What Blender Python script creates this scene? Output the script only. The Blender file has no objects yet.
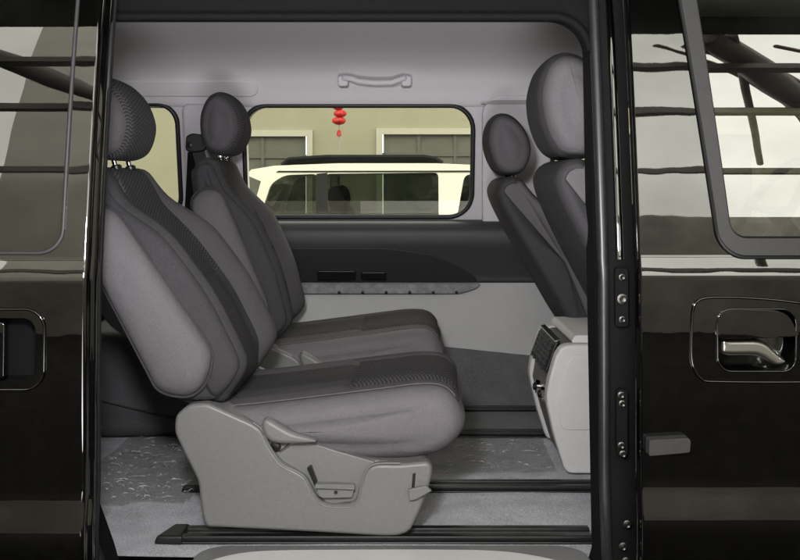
import bpy, bmesh, math, random
from mathutils import Vector, Matrix, Euler
from mathutils.geometry import tessellate_polygon
R = math.radians
random.seed(7)
C = bpy.context.scene.collection
SC = bpy.context.scene

# ------------------------------------------------------------------ camera
CAMZ = 0.79                       # lens height above the cabin floor (z = 0)
cam_d = bpy.data.cameras.new('camera')
cam = bpy.data.objects.new('camera', cam_d); C.objects.link(cam)
cam.location = (0, 0, CAMZ); cam.rotation_euler = (R(90), 0, 0)
cam_d.lens = 45.0; cam_d.sensor_width = 36.0
cam_d.shift_y = -0.125
cam_d.clip_start = 0.05; cam_d.clip_end = 400
SC.camera = cam
# ------------------------------------------------------------------ world and lamps
w = bpy.data.worlds.new('World'); SC.world = w; w.use_nodes = True
bg = w.node_tree.nodes['Background']
bg.inputs[0].default_value = (1.0, 1.0, 0.94, 1)      # even, bright overcast
bg.inputs[1].default_value = 0.60
_nt = w.node_tree; _tc = _nt.nodes.new('ShaderNodeTexCoord'); _nz = _nt.nodes.new('ShaderNodeTexNoise')     # soft overcast cloud
_nz.inputs['Scale'].default_value = 5.0; _nz.inputs['Detail'].default_value = 6; _nz.inputs['Roughness'].default_value = 0.6
_mr = _nt.nodes.new('ShaderNodeMapRange'); _mr.inputs['From Min'].default_value = 0.3; _mr.inputs['From Max'].default_value = 0.7
_mr.inputs['To Min'].default_value = 0.80; _mr.inputs['To Max'].default_value = 1.18
_vm = _nt.nodes.new('ShaderNodeVectorMath'); _vm.operation = 'SCALE'; _vm.inputs[0].default_value = (1.0, 0.99, 0.87)
_nt.links.new(_tc.outputs['Generated'], _nz.inputs['Vector']); _nt.links.new(_nz.outputs['Fac'], _mr.inputs['Value'])
_nt.links.new(_mr.outputs[0], _vm.inputs['Scale']); _nt.links.new(_vm.outputs[0], bg.inputs[0])
ld = bpy.data.lights.new('camera_flash', 'AREA'); ld.shape = 'DISK'; ld.size = 0.16
ld.energy = 3.9; ld.color = (0.965, 0.955, 1.0)
lo = bpy.data.objects.new('camera_flash', ld); C.objects.link(lo)
lo.location = (-0.14, 0.42, CAMZ + 0.26)
lo.rotation_euler = (R(84), 0, 0)
ld = bpy.data.lights.new('low_fill', 'AREA'); ld.shape = 'DISK'; ld.size = 0.75      # unseen fill lamp added below the lens to brighten the roof lining
ld.energy = 2.0; ld.color = (0.985, 0.96, 1.0); ld.spread = R(85)
lo = bpy.data.objects.new('low_fill', ld); C.objects.link(lo)
lo.location = (0.0, 0.25, 0.18)
lo.rotation_euler = (R(90 + 44), 0, 0)
SC.view_settings.view_transform = 'Standard'
SC.view_settings.look = 'None'
SC.view_settings.exposure = 3.0
SC.view_settings.gamma = 1.0
SC.cycles.use_denoising = True
SC.cycles.max_bounces = 10
SC.cycles.transparent_max_bounces = 16
SC.cycles.glossy_bounces = 6
SC.cycles.sample_clamp_indirect = 6.0

# ------------------------------------------------------------------ helpers
def P(px, py, D):
    """photo pixel at a known real distance -> point in metres"""
    return ((px - 400) * D / 1000.0, D, CAMZ + (180 - py) * D / 1000.0)
def XZ(px, py, D):
    p = P(px, py, D); return (p[0], p[2])

ORG = {}
def empty(name, loc, label=None, cat=None, group=None):
    o = bpy.data.objects.new(name, None); C.objects.link(o)
    o.location = loc; o.empty_display_size = 0.1
    ORG[o.name] = Vector(loc)
    if label: o['label'] = label
    if cat: o['category'] = cat
    if group: o['group'] = group
    return o
def tag(o, label, cat, group=None):
    o['label'] = label; o['category'] = cat
    if group: o['group'] = group
    return o

def finish(me, smooth=True, angle=40):
    if smooth:
        for p in me.polygons: p.use_smooth = True
        if angle: me.set_sharp_from_angle(angle=R(angle))

def mk(name, verts, faces, mat, parent=None, smooth=True, angle=40, uvs=None, normals=None, wn=False):
    org = ORG.get(parent.name, Vector()) if parent else Vector()
    me = bpy.data.meshes.new(name)
    me.from_pydata([tuple(Vector(v) - org) for v in verts], [], faces)
    me.update()
    if uvs is not None:
        ul = me.uv_layers.new(name='UVMap')
        for l in me.loops: ul.data[l.index].uv = uvs[l.vertex_index]
    if not isinstance(mat, (list, tuple)): mat = [mat]
    for m in mat: me.materials.append(m)
    finish(me, smooth, angle)
    if normals is not None:
        me.normals_split_custom_set_from_vertices(normals)
    o = bpy.data.objects.new(name, me); C.objects.link(o)
    if parent: o.parent = parent; ORG[o.name] = org
    if wn:
        m = o.modifiers.new('wn', 'WEIGHTED_NORMAL'); m.keep_sharp = True
    return o

def from_bm(name, bm, mat, parent=None, angle=40, wn=False, bevel=0, seg=3):
    if bevel:
        bmesh.ops.recalc_face_normals(bm, faces=bm.faces)
        ed = [e for e in bm.edges if len(e.link_faces) == 2 and e.calc_face_angle(0) > R(28)]
        bmesh.ops.bevel(bm, geom=ed, offset=bevel, segments=seg, profile=0.5, affect='EDGES', clamp_overlap=True)
        wn = True; angle = 50
    bmesh.ops.recalc_face_normals(bm, faces=bm.faces)
    org = ORG.get(parent.name, Vector()) if parent else Vector()
    bmesh.ops.translate(bm, verts=bm.verts, vec=-org)
    me = bpy.data.meshes.new(name); bm.to_mesh(me); bm.free()
    me.materials.append(mat); finish(me, True, angle)
    o = bpy.data.objects.new(name, me); C.objects.link(o)
    if parent: o.parent = parent; ORG[o.name] = org
    if wn:
        m = o.modifiers.new('wn', 'WEIGHTED_NORMAL'); m.keep_sharp = True
    return o

def bm_box(bm, lo_, hi_):
    x0, y0, z0 = lo_; x1, y1, z1 = hi_
    v = [bm.verts.new(p) for p in ((x0,y0,z0),(x1,y0,z0),(x1,y1,z0),(x0,y1,z0),(x0,y0,z1),(x1,y0,z1),(x1,y1,z1),(x0,y1,z1))]
    for f in ((0,3,2,1),(4,5,6,7),(0,1,5,4),(1,2,6,5),(2,3,7,6),(3,0,4,7)): bm.faces.new([v[i] for i in f])
def box(name, lo_, hi_, mat, parent=None, bevel=0.004, seg=2):
    bm = bmesh.new(); bm_box(bm, lo_, hi_)
    return from_bm(name, bm, mat, parent, bevel=bevel, seg=seg)
def bm_prism(bm, outline, d0, d1, fn=None):
    """outline in (x, z), extruded from depth d0 to d1; fn maps (x, depth, z) -> point"""
    fn = fn or (lambda x, d, z: (x, d, z))
    a = [bm.verts.new(fn(x, d0, z)) for x, z in outline]
    b = [bm.verts.new(fn(x, d1, z)) for x, z in outline]
    bm.faces.new(a); bm.faces.new(b[::-1])
    n = len(a)
    for i in range(n):
        j = (i + 1) % n
        bm.faces.new((a[i], b[i], b[j], a[j]))
def prism(name, outline, d0, d1, mat, parent=None, bevel=0.004, seg=3, fn=None):
    bm = bmesh.new(); bm_prism(bm, outline, d0, d1, fn)
    return from_bm(name, bm, mat, parent, bevel=bevel, seg=seg)
def round_plate(name, outline, d0, d1, r, mat, parent=None, n=140, steps=6, smooth_it=2):
    """plate facing -y at d0 with a quarter-round edge of radius r all round (outline in x,z)"""
    pts = [Vector((p[0], p[1])) for p in resample([(p[0], p[1]) for p in outline], n)]
    A = sum(pts[i].x*pts[(i+1) % n].y - pts[(i+1) % n].x*pts[i].y for i in range(n))
    sg = 1 if A > 0 else -1
    nor = []
    for i in range(n):
        t = pts[(i+1) % n] - pts[i-1]; t.normalize(); nor.append(Vector((-t.y, t.x)) * sg)     # inward
    for _ in range(smooth_it): nor = [(nor[i-1] + nor[i]*2 + nor[(i+1) % n]).normalized() for i in range(n)]
    rad = []
    for p, q in zip(pts, nor):
        m = r
        for o_ in pts:
            e = o_ - p; k = e.dot(q)
            if k > 1e-6: m = min(m, .85 * e.length_squared / (2 * k))
        rad.append(m)
    for _ in range(6): rad = [min(rad[i], (rad[i-1] + rad[i]*2 + rad[(i+1) % n]) / 4) for i in range(n)]
    V = [(p.x, d1, p.y) for p in pts]; F = []
    for k in range(steps + 1):
        a = math.pi / 2 * k / steps
        ins = 1 - math.cos(a); d = d0 + r * (1 - math.sin(a))
        for p, q, m in zip(pts, nor, rad): V.append((p.x + q.x * ins * m, d, p.y + q.y * ins * m))
    for k in range(steps + 1):
        for i in range(n): j = (i+1) % n; F.append((k*n + i, k*n + j, (k+1)*n + j, (k+1)*n + i))
    F.append([(steps + 1) * n + i for i in range(n)]); F.append([i for i in range(n)][::-1])
    bm = bmesh.new(); vs = [bm.verts.new(v) for v in V]
    for f in F: bm.faces.new([vs[i] for i in f])
    return from_bm(name, bm, mat, parent, angle=50, wn=True)
def catmull(pts, n, closed=True):
    out = []; m = len(pts)
    rng = m if closed else m - 1
    for i in range(rng):
        if closed: p0, p1, p2, p3 = (pts[(i + k - 1) % m] for k in range(4))
        else: p0, p1, p2, p3 = (pts[min(max(i + k - 1, 0), m - 1)] for k in range(4))
        for k in range(n):
            t = k / n
            out.append(tuple(0.5 * ((2*b) + (c - a)*t + (2*a - 5*b + 4*c - d)*t*t + (-a + 3*b - 3*c + d)*t**3)
                             for a, b, c, d in zip(p0, p1, p2, p3)))
    if not closed: out.append(tuple(pts[-1]))
    return out
def resample(pts, n, closed=True):
    P_ = [Vector(p) for p in pts]
    if closed: P_.append(P_[0])
    L = [0]
    for a, b in zip(P_, P_[1:]): L.append(L[-1] + (b - a).length)
    out = []; j = 0
    m = n if closed else n - 1
    for i in range(n):
        t = L[-1] * i / m
        while j < len(L) - 2 and L[j + 1] < t: j += 1
        s = (t - L[j]) / max(L[j + 1] - L[j], 1e-9)
        out.append(tuple(P_[j].lerp(P_[j + 1], min(s, 1))))
    return out
def rrect(x0, z0, x1, z1, r, n=6):
    pts = []
    for cx, cz, a0 in ((x1 - r, z0 + r, -90), (x1 - r, z1 - r, 0), (x0 + r, z1 - r, 90), (x0 + r, z0 + r, 180)):
        for k in range(n + 1):
            a = R(a0 + 90 * k / n); pts.append((cx + r * math.cos(a), cz + r * math.sin(a)))
    return pts
def round_poly(pts, r, n=4):
    """round the corners of a polygon"""
    out = []; m = len(pts)
    for i in range(m):
        p = Vector(pts[i]); a = Vector(pts[i - 1]) - p; b = Vector(pts[(i + 1) % m]) - p
        ra = min(r, a.length * 0.45, b.length * 0.45)
        s = p + a.normalized() * ra; e = p + b.normalized() * ra
        for k in range(n + 1):
            t = k / n
            out.append(tuple(s * (1 - t) ** 2 + p * 2 * t * (1 - t) + e * t * t))
    return out
def tube_bm(bm, pts, r, n=8, closed=False, flat=1.0):
    pts = [Vector(p) for p in pts]; rings = []; m = len(pts)
    up = Vector((0.123, 0.35, 0.93)).normalized()
    for i, p in enumerate(pts):
        a = pts[i - 1] if (i > 0 or closed) else p
        b = pts[(i + 1) % m] if (i < m - 1 or closed) else p
        t = (b - a).normalized()
        s = t.cross(up).normalized(); u = s.cross(t)
        rr = r(i / max(m - 1, 1)) if callable(r) else r
        rings.append([bm.verts.new(p + (s * math.cos(2*math.pi*k/n) + u * math.sin(2*math.pi*k/n) * flat) * rr) for k in range(n)])
    for i in range(m if closed else m - 1):
        A, B = rings[i], rings[(i + 1) % m]
        for k in range(n): bm.faces.new((A[k], A[(k+1) % n], B[(k+1) % n], B[k]))
    if not closed:
        bm.faces.new(rings[0][::-1]); bm.faces.new(rings[-1])
def tube(name, pts, r, mat, parent=None, n=8, closed=False, flat=1.0):
    bm = bmesh.new(); tube_bm(bm, pts, r, n, closed, flat)
    return from_bm(name, bm, mat, parent, angle=50)
def lathe(name, prof, origin, axis, mat, parent=None, n=24):
    """prof list of (radius, along axis)"""
    bm = bmesh.new(); ax = Vector(axis).normalized()
    s = ax.orthogonal().normalized(); u = ax.cross(s); o = Vector(origin); rings = []
    for r, h in prof:
        rings.append([bm.verts.new(o + ax * h + (s * math.cos(2*math.pi*k/n) + u * math.sin(2*math.pi*k/n)) * max(r, 1e-5)) for k in range(n)])
    for A, B in zip(rings, rings[1:]):
        for k in range(n): bm.faces.new((A[k], A[(k+1) % n], B[(k+1) % n], B[k]))
    bm.faces.new(rings[0][::-1]); bm.faces.new(rings[-1])
    return from_bm(name, bm, mat, parent, angle=40)
def plate_holes(name, outer, holes, fn, thick, mat, parent=None):
    """plate in (x,z) with holes; fn maps (x,z,t) -> point for front t=0 / back t=thick"""
    bm = bmesh.new(); edges = []; loops = []
    for lp in [outer] + holes:
        vs = [bm.verts.new((x, 0, z)) for x, z in lp]; loops.append(vs)
        for a, b in zip(vs, vs[1:] + vs[:1]): edges.append(bm.edges.new((a, b)))
    bmesh.ops.triangle_fill(bm, use_beauty=True, use_dissolve=False, edges=edges)
    bm.verts.index_update()
    front = [(v.co.x, v.co.z) for v in bm.verts]
    tris = [[v.index for v in f.verts] for f in bm.faces]
    lidx = [[v.index for v in l] for l in loops]
    bm.free()
    n = len(front)
    V = [fn(x, z, 0) for x, z in front] + [fn(x, z, thick) for x, z in front]
    F = tris + [[i + n for i in t[::-1]] for t in tris]
    for l in lidx:
        for a, b in zip(l, l[1:] + l[:1]): F.append((a, b, b + n, a + n))
    bm = bmesh.new(); vs = [bm.verts.new(v) for v in V]
    for f in F: bm.faces.new([vs[i] for i in f])
    return from_bm(name, bm, mat, parent, angle=30)

# ------------------------------------------------------------------ materials
MATS = {}
def nodes_of(name):
    m = bpy.data.materials.new(name); m.use_nodes = True
    nt = m.node_tree; b = nt.nodes['Principled BSDF']
    MATS[name] = m
    return m, nt, b
def N(nt, t, **kw):
    n = nt.nodes.new(t)
    for k, v in kw.items():
        if k in n.inputs.keys() if isinstance(k, str) else False: n.inputs[k].default_value = v
        else: setattr(n, k, v)
    return n
def basic(name, col, rough=0.5, metal=0, spec=0.5, noise=None, bump=None, coat=0, sheen=0, rvar=0, coords='Object', wrinkle=None):
    """noise=(scale, amount) colour mottling; bump=(scale, strength, dist); rvar roughness variation"""
    m, nt, b = nodes_of(name)
    b.inputs['Base Color'].default_value = (*col, 1); b.inputs['Roughness'].default_value = rough
    b.inputs['Metallic'].default_value = metal; b.inputs['Specular IOR Level'].default_value = spec
    b.inputs['Coat Weight'].default_value = coat; b.inputs['Coat Roughness'].default_value = 0.03
    if sheen:
        b.inputs['Sheen Weight'].default_value = sheen; b.inputs['Sheen Roughness'].default_value = 0.45
    tc = nt.nodes.new('ShaderNodeTexCoord')
    if noise:
        sc_, amt = noise
        n1 = nt.nodes.new('ShaderNodeTexNoise'); n1.inputs['Scale'].default_value = sc_; n1.inputs['Detail'].default_value = 6; n1.inputs['Roughness'].default_value = 0.65
        nt.links.new(tc.outputs[coords], n1.inputs['Vector'])
        rmp = nt.nodes.new('ShaderNodeMapRange'); rmp.inputs['From Min'].default_value = 0.25; rmp.inputs['From Max'].default_value = 0.75
        rmp.inputs['To Min'].default_value = 1 - amt; rmp.inputs['To Max'].default_value = 1 + amt
        nt.links.new(n1.outputs['Fac'], rmp.inputs['Value'])
        mx = nt.nodes.new('ShaderNodeVectorMath'); mx.operation = 'SCALE'; mx.inputs[0].default_value = col
        nt.links.new(rmp.outputs[0], mx.inputs['Scale']); nt.links.new(mx.outputs[0], b.inputs['Base Color'])
    if rvar:
        n3 = nt.nodes.new('ShaderNodeTexNoise'); n3.inputs['Scale'].default_value = 9; n3.inputs['Detail'].default_value = 5
        nt.links.new(tc.outputs[coords], n3.inputs['Vector'])
        r3 = nt.nodes.new('ShaderNodeMapRange'); r3.inputs['To Min'].default_value = max(rough - rvar, 0); r3.inputs['To Max'].default_value = rough + rvar
        nt.links.new(n3.outputs['Fac'], r3.inputs['Value']); nt.links.new(r3.outputs[0], b.inputs['Roughness'])
    if bump:
        sc_, st, di = bump
        n2 = nt.nodes.new('ShaderNodeTexNoise'); n2.inputs['Scale'].default_value = sc_; n2.inputs['Detail'].default_value = 4
        nt.links.new(tc.outputs[coords], n2.inputs['Vector'])
        bp = nt.nodes.new('ShaderNodeBump'); bp.inputs['Strength'].default_value = st; bp.inputs['Distance'].default_value = di
        nt.links.new(n2.outputs['Fac'], bp.inputs['Height']); nt.links.new(bp.outputs[0], b.inputs['Normal'])
        if wrinkle:
            n4 = nt.nodes.new('ShaderNodeTexNoise'); n4.inputs['Scale'].default_value = wrinkle[0]; n4.inputs['Detail'].default_value = 3; n4.inputs['Distortion'].default_value = 0.8
            nt.links.new(tc.outputs[coords], n4.inputs['Vector'])
            b4 = nt.nodes.new('ShaderNodeBump'); b4.inputs['Strength'].default_value = wrinkle[1]; b4.inputs['Distance'].default_value = wrinkle[2]
            nt.links.new(n4.outputs['Fac'], b4.inputs['Height']); nt.links.new(b4.outputs[0], bp.inputs['Normal'])
    return m

def paint_mat(name):
    m, nt, b = nodes_of(name)
    b.inputs['Base Color'].default_value = (0.0035, 0.0035, 0.0035, 1); b.inputs['Roughness'].default_value = 0.16
    b.inputs['IOR'].default_value = 1.45; b.inputs['Specular IOR Level'].default_value = 0.05
    b.inputs['Coat Weight'].default_value = 1; b.inputs['Coat IOR'].default_value = 1.86; b.inputs['Coat Roughness'].default_value = 0.012
    tc = nt.nodes.new('ShaderNodeTexCoord')
    n1 = nt.nodes.new('ShaderNodeTexNoise'); n1.inputs['Scale'].default_value = 7; n1.inputs['Detail'].default_value = 2
    n2 = nt.nodes.new('ShaderNodeTexNoise'); n2.inputs['Scale'].default_value = 420; n2.inputs['Detail'].default_value = 1
    nt.links.new(tc.outputs['Object'], n1.inputs['Vector']); nt.links.new(tc.outputs['Object'], n2.inputs['Vector'])
    b1 = nt.nodes.new('ShaderNodeBump'); b1.inputs['Strength'].default_value = 0.04; b1.inputs['Distance'].default_value = 0.01
    b2 = nt.nodes.new('ShaderNodeBump'); b2.inputs['Strength'].default_value = 0.004; b2.inputs['Distance'].default_value = 0.0004
    nt.links.new(n1.outputs['Fac'], b1.inputs['Height']); nt.links.new(n2.outputs['Fac'], b2.inputs['Height'])
    nt.links.new(b1.outputs[0], b2.inputs['Normal']); nt.links.new(b2.outputs[0], b.inputs['Coat Normal'])
    # dust film, a little thicker lower down the panel
    n3 = nt.nodes.new('ShaderNodeTexNoise'); n3.inputs['Scale'].default_value = 26; n3.inputs['Detail'].default_value = 8; n3.inputs['Roughness'].default_value = 0.7
    nt.links.new(tc.outputs['Object'], n3.inputs['Vector'])
    rm = nt.nodes.new('ShaderNodeValToRGB')
    rm.color_ramp.elements[0].position = 0.45; rm.color_ramp.elements[0].color = (0.0004, 0.0004, 0.0004, 1)
    rm.color_ramp.elements[1].position = 0.85; rm.color_ramp.elements[1].color = (0.0035, 0.0034, 0.0032, 1)
    nt.links.new(n3.outputs['Fac'], rm.inputs[0]); nt.links.new(rm.outputs[0], b.inputs['Base Color'])
    return m
def glass_mat(name, tint=(0.8, 0.84, 0.78), ior=1.5, dirt=0.02):
    m = bpy.data.materials.new(name); m.use_nodes = True; nt = m.node_tree
    nt.nodes.clear(); MATS[name] = m
    out = nt.nodes.new('ShaderNodeOutputMaterial')
    tr = nt.nodes.new('ShaderNodeBsdfTransparent'); tr.inputs[0].default_value = (*tint, 1)
    gl = nt.nodes.new('ShaderNodeBsdfGlossy'); gl.inputs['Roughness'].default_value = 0.0
    fr = nt.nodes.new('ShaderNodeFresnel'); fr.inputs['IOR'].default_value = ior
    mx = nt.nodes.new('ShaderNodeMixShader')
    nt.links.new(fr.outputs[0], mx.inputs[0]); nt.links.new(tr.outputs[0], mx.inputs[1]); nt.links.new(gl.outputs[0], mx.inputs[2])
    # faint dust smears on the pane
    tc = nt.nodes.new('ShaderNodeTexCoord'); n1 = nt.nodes.new('ShaderNodeTexNoise'); n1.inputs['Scale'].default_value = 5; n1.inputs['Detail'].default_value = 9
    nt.links.new(tc.outputs['Object'], n1.inputs['Vector'])
    mr = nt.nodes.new('ShaderNodeMapRange'); mr.inputs['From Min'].default_value = 0.4; mr.inputs['From Max'].default_value = 0.8; mr.inputs['To Max'].default_value = dirt
    nt.links.new(n1.outputs['Fac'], mr.inputs['Value'])
    df = nt.nodes.new('ShaderNodeBsdfDiffuse'); df.inputs[0].default_value = (0.5, 0.49, 0.45, 1)
    m2 = nt.nodes.new('ShaderNodeMixShader')
    nt.links.new(mr.outputs[0], m2.inputs[0]); nt.links.new(mx.outputs[0], m2.inputs[1]); nt.links.new(df.outputs[0], m2.inputs[2])
    nt.links.new(m2.outputs[0], out.inputs[0])
    return m
def weave_mat(name, c0, c1, freq=150):
    """woven cloth with wavy ribs, driven by the UV (metres across the panel)"""
    m, nt, b = nodes_of(name)
    b.inputs['Roughness'].default_value = 0.9; b.inputs['Specular IOR Level'].default_value = 0.2
    b.inputs['Sheen Weight'].default_value = 0.0
    uv = nt.nodes.new('ShaderNodeUVMap'); uv.uv_map = 'UVMap'
    sp = nt.nodes.new('ShaderNodeSeparateXYZ'); nt.links.new(uv.outputs[0], sp.inputs[0])
    def M(op, a, b_=None, c=None):
        n = nt.nodes.new('ShaderNodeMath'); n.operation = op
        for i, v in enumerate((a, b_, c)):
            if v is None: continue
            if isinstance(v, (int, float)): n.inputs[i].default_value = v
            else: nt.links.new(v, n.inputs[i])
        return n.outputs[0]
    wob = M('MULTIPLY', M('SINE', M('MULTIPLY', sp.outputs[0], 2*math.pi*38)), 0.0032)
    rib = M('SINE', M('MULTIPLY', M('ADD', sp.outputs[1], wob), 2*math.pi*freq))
    fine = M('SINE', M('MULTIPLY', sp.outputs[0], 2*math.pi*freq*2.3))
    h = M('ADD', M('MULTIPLY', rib, 0.5), M('MULTIPLY', fine, 0.12))
    nz = nt.nodes.new('ShaderNodeTexNoise'); nz.inputs['Scale'].default_value = 260; nz.inputs['Detail'].default_value = 4
    nt.links.new(uv.outputs[0], nz.inputs['Vector'])
    h2 = M('ADD', h, M('MULTIPLY', nz.outputs['Fac'], 0.5))
    rm = nt.nodes.new('ShaderNodeMapRange'); rm.inputs['From Min'].default_value = -0.35; rm.inputs['From Max'].default_value = 0.85
    nt.links.new(h2, rm.inputs['Value'])
    mx = nt.nodes.new('ShaderNodeMix'); mx.data_type = 'RGBA'
    mx.inputs[6].default_value = (*c0, 1); mx.inputs[7].default_value = (*c1, 1)
    nt.links.new(rm.outputs[0], mx.inputs[0]); nt.links.new(mx.outputs[2], b.inputs['Base Color'])
    bp = nt.nodes.new('ShaderNodeBump'); bp.inputs['Strength'].default_value = 0.6; bp.inputs['Distance'].default_value = 0.0015
    nt.links.new(h2, bp.inputs['Height']); nt.links.new(bp.outputs[0], b.inputs['Normal'])
    return m
def film_mat(name):
    m = bpy.data.materials.new(name); m.use_nodes = True; nt = m.node_tree; nt.nodes.clear(); MATS[name] = m
    out = nt.nodes.new('ShaderNodeOutputMaterial')
    tr = nt.nodes.new('ShaderNodeBsdfTransparent'); tr.inputs[0].default_value = (0.87, 0.87, 0.86, 1)
    gl = nt.nodes.new('ShaderNodeBsdfGlossy'); gl.inputs['Roughness'].default_value = 0.06
    fr = nt.nodes.new('ShaderNodeFresnel'); fr.inputs['IOR'].default_value = 1.25
    mx = nt.nodes.new('ShaderNodeMixShader')
    tc = nt.nodes.new('ShaderNodeTexCoord'); n1 = nt.nodes.new('ShaderNodeTexNoise'); n1.inputs['Scale'].default_value = 30; n1.inputs['Detail'].default_value = 7; n1.inputs['Roughness'].default_value = 0.6
    n1.inputs['Distortion'].default_value = 1.5
    mp = nt.nodes.new('ShaderNodeMapping'); mp.inputs['Scale'].default_value = (0.55, 1.6, 1)
    nt.links.new(tc.outputs['Object'], mp.inputs[0]); nt.links.new(mp.outputs[0], n1.inputs['Vector'])
    bp = nt.nodes.new('ShaderNodeBump'); bp.inputs['Strength'].default_value = 1.0; bp.inputs['Distance'].default_value = 0.022
    nt.links.new(n1.outputs['Fac'], bp.inputs['Height'])
    nt.links.new(bp.outputs[0], gl.inputs['Normal']); nt.links.new(bp.outputs[0], fr.inputs['Normal'])
    mx.inputs[0].default_value = 0.16; nt.links.new(tr.outputs[0], mx.inputs[1]); nt.links.new(gl.outputs[0], mx.inputs[2])
    df = nt.nodes.new('ShaderNodeBsdfDiffuse'); df.inputs[0].default_value = (0.42, 0.42, 0.41, 1)
    m2 = nt.nodes.new('ShaderNodeMixShader'); m2.inputs[0].default_value = 0.05
    nt.links.new(mx.outputs[0], m2.inputs[1]); nt.links.new(df.outputs[0], m2.inputs[2])
    nt.links.new(m2.outputs[0], out.inputs[0])
    return m

PAINT = paint_mat('black_paint')
GLASS = glass_mat('door_glass', (0.13, 0.14, 0.12), 2.75, 0.02)
GLASSS = glass_mat('sliding_door_glass', (0.30, 0.31, 0.28), 1.9, 0.012)
TINT = glass_mat('tinted_window_glass', (0.90, 0.90, 0.85), 1.45, 0.03)
SUVGLASS = glass_mat('dark_car_glass', (0.30, 0.33, 0.29), 1.5, 0.05)
CLOTH = basic('grey_seat_cloth', (0.134, 0.126, 0.133), 0.75, spec=0.3, noise=(420, 0.22), bump=(420, 0.45, 0.002), wrinkle=(11, 0.5, 0.012))
CLOTHC = basic('cushion_side_cloth', (0.150, 0.138, 0.146), 0.72, spec=0.3, noise=(420, 0.22), bump=(420, 0.45, 0.002), wrinkle=(11, 0.5, 0.012))
FRONTC = basic('front_seat_cloth', (0.108, 0.102, 0.107), 0.75, spec=0.3, noise=(420, 0.22), bump=(420, 0.45, 0.002), wrinkle=(11, 0.5, 0.012))
CLOTHD = basic('charcoal_seat_cloth', (0.050, 0.048, 0.051), 0.85, spec=0.25, noise=(420, 0.35), bump=(420, 0.5, 0.002), wrinkle=(11, 0.5, 0.012))
CLOTHM = basic('mid_grey_seat_cloth', (0.076, 0.072, 0.0755), 0.75, spec=0.3, noise=(420, 0.25), bump=(420, 0.45, 0.002), wrinkle=(11, 0.5, 0.012))
WEAVE = weave_mat('ribbed_seat_weave', (0.020, 0.0192, 0.020), (0.088, 0.084, 0.089), 110)
PLAST = basic('grey_seat_plastic', (0.165, 0.164, 0.161), 0.42, noise=(120, 0.08), bump=(650, 0.28, 0.001), rvar=0.08)
PLASTL = basic('pale_grey_plastic', (0.62, 0.61, 0.595), 0.5, noise=(30, 0.03), bump=(1200, 0.12, 0.0006), rvar=0.06)
PANEL = basic('pale_side_panel', (0.53, 0.53, 0.52), 0.55, noise=(8, 0.04), bump=(1000, 0.15, 0.0006))
PANELD = basic('charcoal_side_panel', (0.042, 0.0416, 0.0445), 0.55, noise=(12, 0.08), bump=(1000, 0.2, 0.0006))
BLACKP = basic('black_plastic', (0.007, 0.007, 0.007), 0.35, bump=(900, 0.15, 0.0006))
RUBBER = basic('black_rubber', (0.008, 0.008, 0.0085), 0.5, noise=(80, 0.2), spec=0.5)
FLAT = basic('flat_black_trim', (0.0045, 0.0045, 0.0045), 0.8, spec=0.15, noise=(60, 0.2))
SEALG = basic('satin_door_seal', (0.017, 0.017, 0.018), 0.36, noise=(60, 0.2), spec=0.7)
FRAMEG = basic('grey_window_rubber', (0.036, 0.0355, 0.036), 0.5, noise=(60, 0.15))
HEADL = basic('headliner_fabric', (0.66, 0.645, 0.65), 0.95, spec=0.1, noise=(700, 0.10), bump=(700, 0.3, 0.001))
TRIM = basic('pillar_trim', (0.56, 0.54, 0.55), 0.6, noise=(300, 0.05), bump=(900, 0.15, 0.0006))
METAL = basic('bare_metal', (0.55, 0.54, 0.52), 0.3, metal=1, noise=(60, 0.2), rvar=0.1)
SCUFF = basic('scuffed_metal', (0.17, 0.17, 0.168), 0.5, metal=0.6, noise=(45, 0.45), rvar=0.2)
BOLT = basic('zinc_bolt', (0.10, 0.097, 0.09), 0.42, metal=1)
SATIN = basic('cup_reflection_metal', (0.42, 0.41, 0.37), 0.38, metal=1)
CHROME = basic('chrome', (0.8, 0.8, 0.8), 0.08, metal=1)
RAILM = basic('black_rail_paint', (0.006, 0.006, 0.006), 0.42, noise=(50, 0.5), rvar=0.15, bump=(300, 0.2, 0.0008))
STITCH = basic('pale_thread', (0.30, 0.285, 0.285), 0.8)
RED = basic('red_lantern_cloth', (0.42, 0.012, 0.010), 0.6, noise=(40, 0.5))
CREAM = basic('cream_plaster', (0.30, 0.29, 0.205), 0.9, noise=(3, 0.06), bump=(60, 0.2, 0.01))
WHITEF = basic('white_window_frame', (0.42, 0.41, 0.33), 0.5)
MULL = basic('grey_mullion', (0.10, 0.10, 0.085), 0.5)
CURTAIN = basic('dim_window_pane', (0.11, 0.115, 0.09), 0.35, noise=(2, 0.25))
SUVP = basic('cream_white_car_paint', (0.90, 0.88, 0.74), 0.3, coat=1)
CONC = basic('asphalt_ground', (0.030, 0.028, 0.026), 0.95, spec=0.03, noise=(1.2, 0.2), bump=(50, 0.3, 0.01))
STEEL = basic('brown_painted_steel', (0.19, 0.165, 0.155), 0.6, noise=(4, 0.2))
ARCHM = basic('reddish_steel', (0.20, 0.11, 0.09), 0.6)
SHEET = basic('dark_roof_sheet', (0.05, 0.048, 0.046), 0.7, noise=(2, 0.2))
DARKW = basic('brown_brick_wall', (0.36, 0.338, 0.305), 0.9, noise=(1.5, 0.4))
FILM = film_mat('clear_plastic_film')
GLINT = basic('crease_glint', (0.62, 0.62, 0.61), 0.12, spec=0.8)  # pale colour painted as glints along the film's folds

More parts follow.
